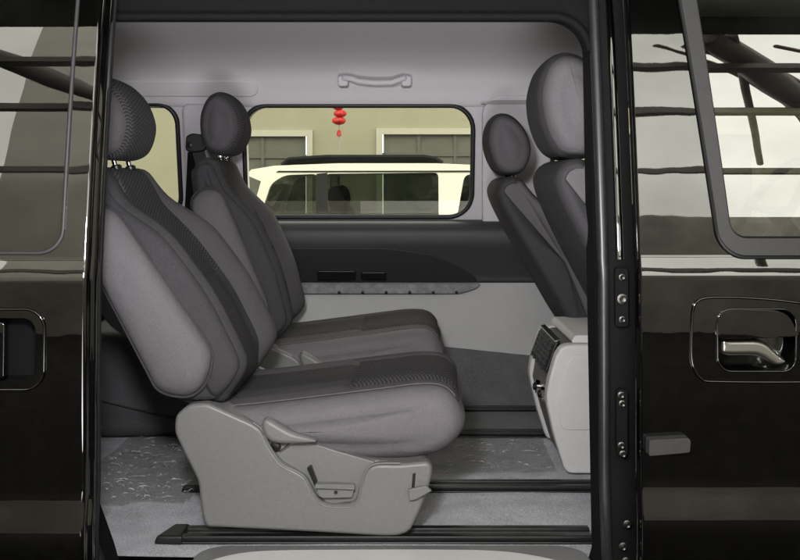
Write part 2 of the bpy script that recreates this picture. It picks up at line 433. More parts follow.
def carpet_mat(name, col):
    m, nt, b = nodes_of(name)
    b.inputs['Roughness'].default_value = 1.0; b.inputs['Specular IOR Level'].default_value = 0.05
    b.inputs['Sheen Weight'].default_value = 0.3
    tc = nt.nodes.new('ShaderNodeTexCoord')
    v = nt.nodes.new('ShaderNodeTexNoise'); v.inputs['Scale'].default_value = 240; v.inputs['Detail'].default_value = 6; v.inputs['Roughness'].default_value = 0.8
    g = nt.nodes.new('ShaderNodeTexNoise'); g.inputs['Scale'].default_value = 14; g.inputs['Detail'].default_value = 5
    for n in (v, g): nt.links.new(tc.outputs['Object'], n.inputs['Vector'])
    a = nt.nodes.new('ShaderNodeMapRange'); a.inputs['From Min'].default_value = 0.3; a.inputs['From Max'].default_value = 0.7; a.inputs['To Min'].default_value = 0.35; a.inputs['To Max'].default_value = 1.65
    c = nt.nodes.new('ShaderNodeMapRange'); c.inputs['From Min'].default_value = 0.3; c.inputs['From Max'].default_value = 0.7; c.inputs['To Min'].default_value = 0.82; c.inputs['To Max'].default_value = 1.15
    nt.links.new(v.outputs['Fac'], a.inputs['Value']); nt.links.new(g.outputs['Fac'], c.inputs['Value'])
    mu = nt.nodes.new('ShaderNodeMath'); mu.operation = 'MULTIPLY'; nt.links.new(a.outputs[0], mu.inputs[0]); nt.links.new(c.outputs[0], mu.inputs[1])
    s = nt.nodes.new('ShaderNodeVectorMath'); s.operation = 'SCALE'; s.inputs[0].default_value = col
    nt.links.new(mu.outputs[0], s.inputs['Scale']); nt.links.new(s.outputs[0], b.inputs['Base Color'])
    bp = nt.nodes.new('ShaderNodeBump'); bp.inputs['Strength'].default_value = 1.0; bp.inputs['Distance'].default_value = 0.006
    nt.links.new(v.outputs['Fac'], bp.inputs['Height']); nt.links.new(bp.outputs[0], b.inputs['Normal'])
    return m
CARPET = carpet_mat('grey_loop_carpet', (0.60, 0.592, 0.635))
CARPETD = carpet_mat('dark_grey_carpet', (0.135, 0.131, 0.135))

# ================================================================== SETTING
GZ = -0.70
g = mk('ground', [(-40,-40,GZ),(40,-40,GZ),(40,40,GZ),(-40,40,GZ)], [(0,1,2,3)], CONC); g['kind'] = 'structure'

# steel shelter over the parked cars; the gloss paint mirrors its open frame
sh = empty('steel_shelter', (0, 0, GZ), 'brown steel parking shelter mirrored in the black doors and window glass', 'shelter')
ZR = GZ + 4.2
box('roof_sheet', (-7.0, -1.75, ZR + .12), (6.8, 4.4, ZR + .2), SHEET, sh, 0)
for y, hh in ((-2.3, .05), (-3.35, .08), (-5.5, .10)):
    box('beam', (-7.0, y - .05, ZR - hh / 2), (6.8, y + .05, ZR + hh / 2), STEEL, sh, 0)
for x in (-4.2, 6.2):
    box('rafter', (x - .06, -5.5, ZR + .09), (x + .06, -1.8, ZR + .2), STEEL, sh, 0)
for (xa, ya, xb, yb, wd) in ((2.0, -1.8, 4.9, -5.5, .13), (2.2, -1.8, 3.6, -5.5, .035), (-3.2, -1.8, -2.3, -3.4, .09)):
    tube('brace', [(xa, ya, ZR + .15), (xb, yb, ZR + .15)], wd, STEEL, sh, 8)
box('sky_screen', (-4.10, -6.05, GZ + 2.6), (-0.9, -6.0, ZR + 3.4), basic('pale_fibre_sheet', (.70,.69,.62), .8, noise=(1.5,.15)), sh, 0)  # sheet added out of view to dim the sky mirrored at left
box('sky_screen', (-6.9, -6.3, GZ + 2.2), (-4.9, -6.25, ZR - .5), basic('grey_fibre_sheet_b', (.20,.195,.17), .8, noise=(1.5,.15)), sh, 0)  # second sheet added out of view, further left
for k_, (xa, xb, yb, bend) in enumerate(((1.9, 4.4, -5.3, .9), (1.7, 4.1, -5.4, .75), (2.5, 5.2, -5.4, 1.1))):
    tube('arched_tie', [(xa + (xb - xa) * t + bend * math.sin(math.pi * t) * .4, -1.9 + (yb + 1.9) * t, ZR + .05 + bend * .3 * math.sin(math.pi * t)) for t in [q / 16 for q in range(17)]], .022 if k_ else .035, ARCHM, sh, 6)
for x in (-6.8, 6.6): box('post', (x - .09, -5.6, GZ), (x + .09, -5.4, ZR - .08), STEEL, sh, 0)
for x in (-6.8, 6.6): box('post', (x - .09, 4.2, GZ), (x + .09, 4.38, ZR + .12), STEEL, sh, 0)
tag(box('boundary_wall', (-30, -9.4, GZ), (30, -9.0, GZ + 4.45), DARKW, None, 0), 'brown brick boundary wall mirrored low in the black doors', 'wall')

for xw, lab in ((-7.2, 'brown brick wall added to block sky light, unseen left of the camera'), (7.0, 'brown brick wall added to block sky light, unseen right of the camera')):
    tag(box('boundary_wall', (xw - .15, -8.98, GZ), (xw + .15, 4.3, GZ + 7.6), DARKW, None, 0), lab, 'wall')  # unseen walls added to cut the sky light reaching the cabin
# cream building behind the far window
DB = 11.0
bld = empty('cream_building', (0, DB, GZ), 'pale cream plastered building seen through the far window of the van', 'building')
def bx_(px, D=DB): return (px - 400) * D / 1000
def bz_(py, D=DB): return CAMZ + (180 - py) * D / 1000
wins = [(bx_(212), bz_(260), bx_(313), bz_(130)), (bx_(376), bz_(260), bx_(498), bz_(128)), (bx_(610), bz_(260), bx_(760), bz_(128)), (bx_(-60), bz_(260), bx_(60), bz_(128))]
plate_holes('wall', [(-14, GZ), (14, GZ), (14, GZ + 4.6), (-14, GZ + 4.6)], [[(a, b), (c, b), (c, d), (a, d)] for a, b, c, d in wins],
            lambda x, z, t: (x, DB + t, z), 0.25, CREAM, bld)
box('eave', (-14, DB - .9, GZ + 4.35), (14, DB + .3, GZ + 4.6), CREAM, bld, 0)
for a, b, c, d in wins:
    bm = bmesh.new(); f = .07
    bm_box(bm, (a + .002, DB - .03, b + .002), (a + f, DB + .06, d - .002)); bm_box(bm, (c - f, DB - .03, b + .002), (c - .002, DB + .06, d - .002))
    bm_box(bm, (a + f, DB - .03, d - f), (c - f, DB + .06, d - .002)); bm_box(bm, (a + f, DB - .03, b + .002), (c - f, DB + .06, b + f))
    wf = from_bm('window', bm, WHITEF, bld, angle=20)
    n = 3 if c - a > 1.2 else 2
    for i in range(n):
        x0 = a + f + (c - a - 2*f) * i / n; x1 = a + f + (c - a - 2*f) * (i + 1) / n
        box('pane', (x0 + .012, DB + .02, b + f), (x1 - .012, DB + .03, d - f), CURTAIN, wf, 0)
    for i in range(1, n):
        x = a + f + (c - a - 2*f) * i / n
        box('mullion', (x - .016, DB + .0, b + f), (x + .016, DB + .05, d - f), MULL, wf, 0)
    box('mullion', (a + f, DB + .002, d - f - .24), (c - f, DB + .048, d - f - .20), MULL, wf, 0)

# red lantern string
ox, oz = (339 - 400) * 10.4 / 1000, CAMZ + (180 - 104) * 10.4 / 1000
ln = empty('lantern_string', (ox, 10.4, oz), 'string of small red lanterns hanging before the cream wall', 'decoration')
for i, (rr, hh, zc, dx) in enumerate(((.058, .034, -.03, -.01), (.066, .040, -.10, .012), (.070, .042, -.175, .0))):
    bm = bmesh.new(); nn = 28; rings = []
    for k in range(9):
        a = R(-90 + 180 * k / 8)
        rings.append([bm.verts.new((ox + dx + rr * max(math.cos(a), .12) * (1 + .07 * math.cos(7 * 2*math.pi*q/nn + i)) * math.cos(2*math.pi*q/nn), 10.4 + rr * max(math.cos(a), .12) * (1 + .07 * math.cos(7 * 2*math.pi*q/nn + i)) * math.sin(2*math.pi*q/nn), oz + zc + hh * math.sin(a))) for q in range(nn)])
    for A, B in zip(rings, rings[1:]):
        for q in range(nn): bm.faces.new((A[q], A[(q+1) % nn], B[(q+1) % nn], B[q]))
    bm.faces.new(rings[0][::-1]); bm.faces.new(rings[-1])
    from_bm('lantern', bm, RED, ln, angle=None)
tube('cord', [(ox, 10.4, oz + .8), (ox, 10.4, oz - .3), (ox + .01, 10.4, oz - .62)], .007, STITCH, ln, 6)
lathe('tassel', [(.008, 0), (.02, -.01), (.026, -.06), (.01, -.065)], (ox, 10.4, oz - .27), (0, 0, 1), RED, ln, 10)

# white estate-type SUV parked beyond the van
S0 = 8.0
suv = empty('parked_suv', (0.9, S0 + .88, GZ), 'cream white SUV with black roof rails parked beyond the far window', 'car')
def suv_map(side):
    def fn(x, z, t):
        lean = 0.16 * max(0, z - .45) + .05 * max(0, -.0 - z)
        d = S0 + lean + t
        return (x, d, z) if side == 0 else (x, 2 * (S0 + .88) - d, z)
    return fn
def arc(cx, cz, r, a0, a1, n=10): return [(cx + r*math.cos(R(a0 + (a1-a0)*k/n)), cz + r*math.sin(R(a0 + (a1-a0)*k/n))) for k in range(n+1)]
so = [(-1.22,-.36),(-1.30,-.05),(-1.28,.25),(-1.20,.47),(-1.12,.78),(-1.24,.83),(-1.20,.875),(-1.02,.905),(-.5,.925),(.3,.925),(.9,.90),(1.2,.85),(1.92,.46),(2.4,.40),(2.95,.30),(3.15,.15),(3.2,-.1),(3.15,-.38),(2.85,-.40)] \
     + arc(2.42,-.36,.38,0,180) + [(1.9,-.42),(.2,-.42)] + arc(-.42,-.36,.38,0,180) + [(-.9,-.38)]
holes = [round_poly([(-1.13,.47),(-.66,.46),(-.66,.84),(-.93,.83),(-1.04,.76)], .05),
         round_poly([(-.60,.46),(.31,.455),(.31,.85),(-.60,.84)], .04),
         round_poly([(.45,.455),(1.62,.45),(1.12,.80),(.93,.83),(.52,.835)], .05)]
for side in (0, 1):
    fn = suv_map(side)
    plate_holes('body_side', so, holes, fn, .07, SUVP, suv)
    for h in holes:
        V = [fn(x, z, .045) for x, z in h]
        mk('window', V, [list(range(len(V)))], SUVGLASS, suv, smooth=False)
    fnp = (lambda x, d, z, fn=fn: fn(x, z, d))
    prism('window_pillar', [(-.675,.455),(-.585,.455),(-.585,.85),(-.675,.84)], -.004, .03, BLACKP, suv, .002, fn=fnp)
    prism('window_trim', [(-1.0,.853),(1.05,.855),(1.0,.868),(-.98,.865)], -.006, .03, BLACKP, suv, .002, fn=fnp)
    yr = S0 + .14 if side == 0 else S0 + 1.62
    bm = bmesh.new(); tube_bm(bm, [(-.95,yr,.90),(-.90,yr,.945),(-.6,yr,.965),(.2,yr,.965),(.28,yr,.95),(.34,yr,.915)], .034, 8)
    from_bm('roof_rail', bm, FLAT, suv)
    for cx in (-.42, 2.42):
        yw = S0 + .02 if side == 0 else S0 + 1.74; sg = 1 if side == 0 else -1
        wh = lathe('wheel', [(.0,.0),(.20,.005),(.215,-.01),(.31,-.01),(.335,.02),(.335,.2),(.30,.22),(.0,.22)], (cx, yw, GZ + .335), (0, sg, 0), RUBBER, suv, 28)
        lathe('rim', [(.0,-.02),(.06,-.02),(.16,-.006),(.205,-.014),(.21,.0),(.0,.002)], (cx, yw, GZ + .335), (0, sg, 0), METAL, wh, 24)
# roof, bonnet, glasshouse ends
def suv_strip(name, pts, mat, inset=0.0):
    V = []; F = []
    for x, z in pts:
        l = .16 * max(0, z - .45) + .03 + inset
        V += [(x, S0 + l, z), (x, S0 + 1.76 - l, z)]
    for i in range(len(pts) - 1): F.append((2*i, 2*i+1, 2*i+3, 2*i+2))
    return mk(name, V, F, mat, suv, angle=30)
suv_strip('roof', [(-1.2,.868),(-1.02,.90),(-.5,.92),(.3,.92),(.9,.895),(1.18,.85)], SUVP)
suv_strip('windscreen', [(1.2,.845),(1.9,.465)], SUVGLASS)
suv_strip('bonnet', [(1.92,.455),(2.4,.395),(2.95,.295),(3.15,.145),(3.195,-.1),(3.14,-.38)], SUVP)
suv_strip('rear_window', [(-1.075,.755),(-1.19,.475)], SUVGLASS)
suv_strip('tailgate', [(-1.195,.47),(-1.275,.25),(-1.295,-.05),(-1.215,-.36)], SUVP)
box('cabin_floor', (-1.1, S0 + .1, -.36), (2.8, S0 + 1.66, -.2), BLACKP, suv, 0)
for xs in (-.35, .75):
    for ys in (S0 + .5, S0 + 1.26):
        st = prism('seat', catmull([(xs,-.15),(xs+.5,-.12),(xs+.5,.05),(xs+.12,.08),(xs-.1,.52),(xs-.2,.55),(xs-.24,.45)], 5), ys - .24, ys + .24, CLOTHD, suv, .01)
        prism('headrest', catmull([(xs-.24,.56),(xs-.12,.57),(xs-.13,.70),(xs-.19,.74),(xs-.25,.70)], 5), ys - .12, ys + .12, CLOTHD, st, .02)
bm = bmesh.new(); tube_bm(bm, [(1.45 + .05*math.sin(a)*0 - .07*math.cos(a), S0 + .5 + .19*math.sin(a), .42 + .18*math.cos(a)) for a in [2*math.pi*k/24 for k in range(24)]], .018, 6, closed=True)
from_bm('steering_wheel', bm, BLACKP, suv)

# ================================================================== VAN
van = empty('minivan', (0, 2.9, GZ), 'black minivan with its sliding door open onto a grey cabin', 'van')
prof_t = [(-0.4, -6), (0.05, -3.5), (0.10, -1.0), (0.150, 9.5), (0.175, 9.5), (0.225, 0.5), (0.30, 0.0), (0.45, 1.0), (0.595, 2.0), (0.608, 13.0), (0.636, 14.0), (0.648, 8.2), (0.75, 9.0), (0.86, 10.2), (1.0, 11.6), (1.12, 13.0), (1.3, 17)]
def tilt(z):
    if z <= prof_t[0][0]: return prof_t[0][1]
    for (a, ta), (b, tb) in zip(prof_t, prof_t[1:]):
        if a <= z <= b:
            s = (z - a) / (b - a); s = s * s * (3 - 2 * s); return ta + (tb - ta) * s
    return prof_t[-1][1]
_tab = []; _d = 0.0; _z = -0.4
while _z < 1.32:
    _tab.append(_d); _d += math.tan(R(tilt(_z))) * 0.002; _z += 0.002
_off = _tab[int((0.64 + .4) / .002)]
def lean(z):
    i = (z + .4) / .002; k = max(0, min(len(_tab) - 2, int(i))); return _tab[k] + (_tab[k+1] - _tab[k]) * (i - k) - _off
FD, SD = 1.95, 1.875            # depth of front door / sliding door skin at the belt line
ZBREAK = sorted(set([-.35 + .03 * k for k in range(60)] + [.13 + .004 * k for k in range(22)] + [.585 + .004 * k for k in range(20)]))
def rows_between(z0, z1, extra=()):
    r = [z for z in ZBREAK if z0 + 1e-4 < z < z1 - 1e-4] + [z0, z1] + [e for e in extra if z0 <= e <= z1]
    return sorted(set(round(v, 5) for v in r))
def skin(name, patches, D, mat, parent):
    """patches: list of (rows, xl(z), xr(z)); straight along x, leaning with z"""
    V = []; F = []; NN = []
    for rows, xl, xr in patches:
        nx = 8; b = len(V)
        for z in rows:
            a, c = xl(z), xr(z); t = R(tilt(z))
            for i in range(nx + 1):
                V.append((a + (c - a) * i / nx, D + lean(z), z)); NN.append((0, -math.cos(t), math.sin(t)))
        for r in range(len(rows) - 1):
            for i in range(nx):
                k = b + r * (nx + 1) + i
                F.append((k, k + 1, k + nx + 2, k + nx + 1))
    return mk(name, V, F, mat, parent, angle=None, normals=NN)
def sweep(name, section, z0, z1, D, mat, parent, step=.012, xf=None):
    """section: list of (x, depth behind the skin) swept up the body side"""
    n = int((z1 - z0) / step) + 1; V = []; F = []; m = len(section)
    for k in range(n + 1):
        z = z0 + (z1 - z0) * k / n
        for x, d in section: V.append((x + (xf(z) if xf else 0), D + lean(z) + d, z))
    for k in range(n):
        for i in range(m - 1):
            a = k * m + i; F.append((a, a + 1, a + m + 1, a + m))
    return mk(name, V, F, mat, parent, angle=60)
const = lambda v: (lambda z: v)
def lerpf(z0, x0, z1, x1): return lambda z: x0 + (x1 - x0) * (z - z0) / (z1 - z0)
ZT = 1.24
def arcrows(zc, r, n=10, top=False):
    return [zc + (r if top else -r) * math.sin(R(90 * k / n)) for k in range(n + 1)]

def pocket_patches(xa, xb, hx0, hz0, hx1, hz1, r, ztop, zbot):
    """patches that leave a rounded rectangular opening in a panel"""
    def hl(z):
        if z < hz0 + r: q = hz0 + r - z; return hx0 + r - math.sqrt(max(r*r - q*q, 0))
        if z > hz1 - r: q = z - hz1 + r; return hx0 + r - math.sqrt(max(r*r - q*q, 0))
        return hx0
    def hr(z):
        if z < hz0 + r: q = hz0 + r - z; return hx1 - r + math.sqrt(max(r*r - q*q, 0))
        if z > hz1 - r: q = z - hz1 + r; return hx1 - r + math.sqrt(max(r*r - q*q, 0))
        return hx1
    mid = rows_between(hz0, hz1, arcrows(hz0 + r, r) + arcrows(hz1 - r, r, top=True))
    return [(rows_between(hz1, ztop), const(xa), const(xb)), (mid, const(xa), hl), (mid, hr, const(xb)), (rows_between(zbot, hz0), const(xa), const(xb))]

# ---- front passenger door (right)
EX = 0.470
wl = lambda z: lerpf(.66, .622, 1.14, .573)(z)          # window frame outer edge
ZB = .640                                             # bottom of frame
rc = .05
def frame_left(z):
    if z < ZB + rc:
        q = ZB + rc - z; return wl(z) + rc - math.sqrt(max(rc*rc - q*q, 0))
    return wl(z)
HX0, HZ0, HX1, HZ1 = .612, .418, .768, .542        # handle pocket
pp = pocket_patches(EX, 1.75, HX0, HZ0, HX1, HZ1, .028, ZB, -.35)
pillar_rows = rows_between(ZB, ZT, arcrows(ZB + rc, rc))
fdoor = skin('front_door', pp + [(pillar_rows, const(EX), frame_left)], FD, PAINT, van)
# door edge return
sweep('door_edge', [(EX, 0), (EX - .0025, .0012), (EX - .0035, .004), (EX - .0035, .02), (EX - .002, .045), (EX + .03, .06)], -.35, ZT, FD, PAINT, fdoor)
# window frame band
def winframe(z):
    return wl(z) + lerpf(.66, .026, 1.14, .034)(z)
ZG = .676; rg = .03
def glass_left(z):
    if z < ZG + rg:
        q = ZG + rg - z; return winframe(z) + rg - math.sqrt(max(rg*rg - q*q, 0))
    return winframe(z)
fr_rows1 = rows_between(ZG, ZT, arcrows(ZG + rg, rg)); fr_rows0 = rows_between(ZB, ZG, arcrows(ZB + rc, rc))
skin('window_frame', [(fr_rows1, frame_left, glass_left), (fr_rows0, frame_left, const(1.75))], FD - .004, FRAMEG, fdoor)
skin('window_glass', [(rows_between(ZG - .01, ZT), lambda z: winframe(z) - .01, const(1.75))], FD + .012, GLASS, fdoor)
# fine bright edge where the frame meets paint and a drip lip on the frame
def path_skin(fn, zs, d): return [(fn(z), FD + lean(z) + d, z) for z in zs]
tube('frame_lip', path_skin(frame_left, [ZT - .02 * k for k in range(26)] + sorted(arcrows(ZB + rc, rc), reverse=True), -.004) + [(x, FD - .004, ZB) for x in (.72, .9, 1.2, 1.7)], .0035, RUBBER, fdoor, 6)
tube('glass_run_seal', path_skin(glass_left, [ZT - .02 * k for k in range(26)] + sorted(arcrows(ZG + rg, rg), reverse=True), .002) + [(x, FD + lean(ZG) + .002, ZG) for x in (.74, .9, 1.2, 1.7)], .004, RUBBER, fdoor, 6)
# handle: bezel plate, pocket, paddle
def bez_map(D): return lambda x, z, t: (x, D + lean(z) + t, z)
bo = [(.582,.406),(.62,.400),(.80,.400),(.86,.41),(.90,.44),(.895,.475),(.86,.515),(.80,.545),(.74,.556),(.66,.562),(.60,.562),(.578,.556),(.568,.54),(.565,.50),(.565,.44)]
bo = catmull(bo, 5)
hole = rrect(HX0 + .002, HZ0 + .002, HX1 - .002, HZ1 - .002, .027)
bz = plate_holes('handle_bezel', bo, [hole], bez_map(FD - .003), .004, PAINT, fdoor)
tube('bezel_edge', [(x, FD + lean(z) - .0025, z) for x, z in bo], .0026, PAINT, fdoor, 8, closed=True)
# cup: rings going in
V = []; F = []; n = len(hole); cx, cz = (HX0 + HX1) / 2, (HZ0 + HZ1) / 2
ringdef = [(1.0, -.0035), (.985, .004), (.97, .018), (.93, .032), (.82, .042), (.5, .047), (.1, .048)]
for s, d in ringdef:
    for x, z in hole: V.append((cx + (x - cx) * s, FD + lean(z) + d, cz + (z - cz) * (s if s > .9 else s * 1.0)))
for k in range(len(ringdef) - 1):
    for i in range(n):
        j = (i + 1) % n; F.append((k*n + i, k*n + j, (k+1)*n + j, (k+1)*n + i))
F.append([(len(ringdef) - 1) * n + i for i in range(n)])
mk('handle_cup', V, F, PAINT, fdoor, angle=60)
tube('cup_rim', [(x, FD + lean(z) - .004, z) for x, z in hole], .0022, PAINT, fdoor, 8, closed=True)
# paddle fills the upper half of the pocket
pad_o = catmull([(.616,.485),(.616,.525),(.630,.5385),(.68,.5395),(.73,.5365),(.752,.525),(.7655,.500),(.7655,.488),(.69,.484)], 5)
prism('handle_paddle', pad_o, -.006, .010, PAINT, fdoor, .004, fn=lambda x, d, z: (x, FD + lean(z) + d, z))
gx = [(.628,.478),(.70,.478),(.718,.472),(.760,.434),(.742,.424),(.702,.446),(.640,.446),(.629,.452)]
round_plate('cup_reflection', round_poly(gx, .012), FD + lean(.45) + .020, FD + lean(.45) + .045, .0105, SATIN, fdoor, 90)  # metal bar standing in for the bright reflection in the handle cup
# rubber stop block stuck to the door edge
prism('door_stop_pad', round_poly([(.476,.262),(.476,.293),(.552,.297),(.556,.290),(.554,.269)], .004), -.026, .002, basic('grey_rubber', (.04,.039,.038), .7, noise=(90,.15)), fdoor, .004, fn=lambda x, d, z: (x, FD + lean(z) + d, z))

# ---- sliding door (left), slid back on the outside
SX = -0.592
WX = -.634; SZB = .653; rs = .045
def swin(z):
    if z < SZB + rs:
        q = SZB + rs - z; return WX - rs + math.sqrt(max(rs*rs - q*q, 0))
    return WX
KX0, KZ0, KX1, KZ1 = -.90, .412, -.676, .535
pp = pocket_patches(-1.7, SX, KX0, KZ0, KX1, KZ1, .026, SZB, -.35)
sdoor = skin('sliding_door', pp + [(rows_between(SZB, ZT, arcrows(SZB + rs, rs)), swin, const(SX))], SD, PAINT, van)
sweep('door_edge', [(SX, 0), (SX + .004, .001), (SX + .007, .005), (SX + .008, .010), (SX + .0075, .018), (SX + .012, .021), (SX + .016, .024), (SX + .017, .030), (SX + .016, .045), (SX + .010, .048), (SX + .006, .07), (SX - .05, .075)], -.35, ZT, SD, PAINT, sdoor)
sweep('edge_seal', [(SX + .008, .050), (SX + .015, .053), (SX + .018, .059), (SX + .014, .066), (SX + .004, .070)], -.35, ZT, SD, RUBBER, sdoor)
skin('door_lining', [(rows_between(-.35, SZB), const(-1.7), const(SX - .04))], SD + .076, PANELD, sdoor)
skin('window_glass', [(rows_between(SZB - .012, ZT), const(-1.7), const(WX + .008))], SD + .006, GLASSS, sdoor)
zs = [ZT - .02 * k for k in range(28)]; zs = [z for z in zs if z > SZB + rs] + sorted(arcrows(SZB + rs, rs), reverse=True)
gk = [(swin(z), SD + lean(z) - .001, z) for z in zs] + [(x, SD + lean(SZB) - .001, SZB) for x in (-.75, -.9, -1.2, -1.7)]
tube('window_gasket', gk, .004, FRAMEG, sdoor, 8)
kh = rrect(KX0 + .002, KZ0 + .002, KX1 - .002, KZ1 - .002, .024)
ko = rrect(KX0 - .03, KZ0 - .012, KX1 + .014, KZ1 + .014, .036)
plate_holes('handle_bezel', ko, [kh], bez_map(SD - .003), .004, PAINT, sdoor)
tube('bezel_edge', [(x, SD + lean(z) - .0025, z) for x, z in ko], .0026, PAINT, sdoor, 8, closed=True)
V = []; F = []; n = len(kh); cx, cz = (KX0 + KX1) / 2, (KZ0 + KZ1) / 2
for s, d in ((1.0, -.0035), (.99, .006), (.98, .03), (.95, .05), (.5, .055), (.1, .055)):
    for x, z in kh: V.append((cx + (x - cx) * s, SD + lean(z) + d, cz + (z - cz) * s))
for k in range(5):
    for i in range(n):
        j = (i + 1) % n; F.append((k*n + i, k*n + j, (k+1)*n + j, (k+1)*n + i))
F.append([5 * n + i for i in range(n)])
mk('handle_cup', V, F, FLAT, sdoor, angle=60)
prism('handle_paddle', rrect(KX0 + .012, KZ0 + .008, -.733, KZ1 - .008, .008), -.008, .012, PAINT, sdoor, .004, fn=lambda x, d, z: (x, SD + lean(z) + d, z))

# ---- body side opening: frame ring, pillar, seals
ob = [(-.640,1.14),(-.640,.25),(-.632,.12),(-.60,.03),(-.575,-.06)]
op = ob + [(.33,-.06),(.385,-.04),(.402,.02),(.402,1.06)] + [(.402 - .075 + .075*math.cos(a), 1.065 + .075*math.sin(a)) for a in [R(10*k) for k in range(1, 10)]]
def ring_map(x, z, t): return (x, FD + .09 + lean(max(z, .1)) + t, z)
plate_holes('door_opening_frame', [(-1.75,-.36),(.475,-.36),(.475,1.26),(-1.75,1.26)], [op[::-1]], ring_map, .085, FLAT, van)
# painted pillar face with the hardware
sweep('door_pillar', [(.414,.088),(.420,.078),(.436,.0745),(.455,.0745),(.476,.085)], -.35, ZT, FD, FLAT, van)
sweep('pillar_strip', [(.4365,.074),(.4375,.070),(.4385,.0685),(.4505,.0685),(.4515,.070),(.4525,.074)], .63, ZT, FD, PAINT, van)
def bol(z): return .012 * math.exp(-((z - .02) / .09) ** 2)
def seal_d(z): return FD + .078 + lean(z)
tube('door_seal', [(.411 + (.0 if z > .12 else .02 * ((.12 - z) / .3) ** 1.3), seal_d(z), z) for z in [-.30 + .03 * k for k in range(52)]], .0115, SEALG, van, 12)
tube('roof_seal', [(.400 - .075 + .075 * math.cos(R(a)), seal_d(1.06 + .075 * math.sin(R(a))) + .006, 1.06 + .078 * math.sin(R(a))) for a in range(0, 91, 7)]
     + [(x, seal_d(1.138) + .006, 1.138) for x in (.28, .1, -.2, -.5, -.7)], .009, FLAT, van, 12)
tube('rear_seal', [(x - .004, FD + .08 + lean(max(z, .1)), z) for x, z in catmull(ob, 6, False)], .011, RUBBER, van, 10)
def bolt(x, z, r=.0048, m=BOLT, d=.054):
    return lathe('bolt', [(r*1.5, .0), (r*1.5, .002), (r, .003), (r, .008), (r*.8, .009), (r*.3, .0075)], (x, FD + lean(z) + d, z), (0, -1, 0), m, van, 10)
for x, z in ((.443,.596),(.443,.512),(.440,.362),(.442,.345),(.440,.262),(.443,.245)): bolt(x, z)
for x, z in ((.452,.105),(.444,.06),(.450,.03)): bolt(x, z, .0055, BOLT, .068)
bolt(.443, .553, .007, BOLT)
prism('striker_plate', rrect(.430,.497,.456,.614,.006), .056, .072, FLAT, van, .002, fn=lambda x, d, z: (x, FD + lean(z) + d, z))
prism('hinge_cover', rrect(.431,.238,.455,.374,.010), .056, .072, FLAT, van, .004, fn=lambda x, d, z: (x, FD + lean(z) + d, z))
# sill and step
prism('sill', [(-.66,-.30),(.47,-.30),(.47,-.012),(-.66,-.012)], 2.0, 2.17, PAINT, van, .006)
bm = bmesh.new()
so_ = [(x, y) for x, y in rrect(-.43, 1.985, .395, 2.150, .07)]
a = [bm.verts.new((x, y, -.01)) for x, y in so_]; b = [bm.verts.new((x, y, .006)) for x, y in so_]
bm.faces.new(a[::-1]); bm.faces.new(b)
for i in range(len(a)): bm.faces.new((a[i], a[(i+1) % len(a)], b[(i+1) % len(a)], b[i]))
from_bm('sill_cover', bm, PLAST, van, bevel=.006)
bm = bmesh.new()
so_ = catmull([(-.44,1.94),(-.415,1.995),(-.36,2.055),(-.28,2.085),(-.1,2.092),(.1,2.092),(.2,2.085),(.27,2.062),(.33,2.02),(.36,1.94)], 6, False) 
a = [bm.verts.new((x, y, .004)) for x, y in so_]; b = [bm.verts.new((x, y, .018)) for x, y in so_]
bm.faces.new(a[::-1]); bm.faces.new(b)
for i in range(len(a)): bm.faces.new((a[i], a[(i+1) % len(a)], b[(i+1) % len(a)], b[i]))
from_bm('step_tread', bm, PLASTL, van, bevel=.008, seg=4)

# ---- cabin floor
fl = []
xs_ = [-1.75 + .05 * k for k in range(71)]; ys_ = [2.10 + .03 * k for k in range(47)]
V = []; F = []
for y in ys_:
    for x in xs_: V.append((x, y, .003 * math.sin(9*x + 2) * math.sin(7*y)))
nx = len(xs_)
for j in range(len(ys_) - 1):
    for i in range(nx - 1): F.append((j*nx + i, j*nx + i + 1, (j+1)*nx + i + 1, (j+1)*nx + i))
floor = mk('cabin_floor', V, F, CARPET, van, angle=None)
# dark carpet that climbs the far wall
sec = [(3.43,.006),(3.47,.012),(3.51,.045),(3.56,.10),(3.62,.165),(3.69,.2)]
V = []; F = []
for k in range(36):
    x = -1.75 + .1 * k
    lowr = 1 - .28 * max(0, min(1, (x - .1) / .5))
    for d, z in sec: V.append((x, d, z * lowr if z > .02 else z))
for k in range(35):
    for i in range(len(sec) - 1): a = k*len(sec) + i; F.append((a, a + len(sec), a + len(sec) + 1, a + 1))
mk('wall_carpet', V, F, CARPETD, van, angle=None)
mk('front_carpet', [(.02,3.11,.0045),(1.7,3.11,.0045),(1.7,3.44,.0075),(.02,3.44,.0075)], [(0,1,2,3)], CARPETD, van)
def rail(y, x0, x1, wd=.030, hh=.019, cap=True):
    bm = bmesh.new()
    bm_box(bm, (x0, y - wd, .001), (x1, y + wd, .007))
    bm_box(bm, (x0, y - wd, .007), (x1, y - wd * .42, hh)); bm_box(bm, (x0, y + wd * .42, .007), (x1, y + wd, hh))
    r = from_bm('floor_rail', bm, RAILM, van, bevel=.003, seg=2)
    box('rail_slot', (x0 + .02, y - wd * .40, .0075), (x1, y + wd * .40, .011), SCUFF, r, 0)
    if cap: 
        bm = bmesh.new(); q = [(x0 - .035, y - wd*1.05), (x0 + .03, y - wd*1.15), (x0 + .03, y + wd*1.15), (x0 - .012, y + wd*1.15)]
        a = [bm.verts.new((x, yy, .001)) for x, yy in q]; b = [bm.verts.new((x + (.008 if i in (0,3) else 0), yy, .021)) for i, (x, yy) in enumerate(q)]
        bm.faces.new(a[::-1]); bm.faces.new(b)
        for i in range(4): bm.faces.new((a[i], a[(i+1) % 4], b[(i+1) % 4], b[i]))
        from_bm('rail_end_cap', bm, RUBBER, r, bevel=.006)
rail(2.20, -.50, .42, .036); rail(2.55, -.52, 1.2); rail(3.08, -.60, 1.2, .022); rail(3.40, -.60, 1.2, .022)

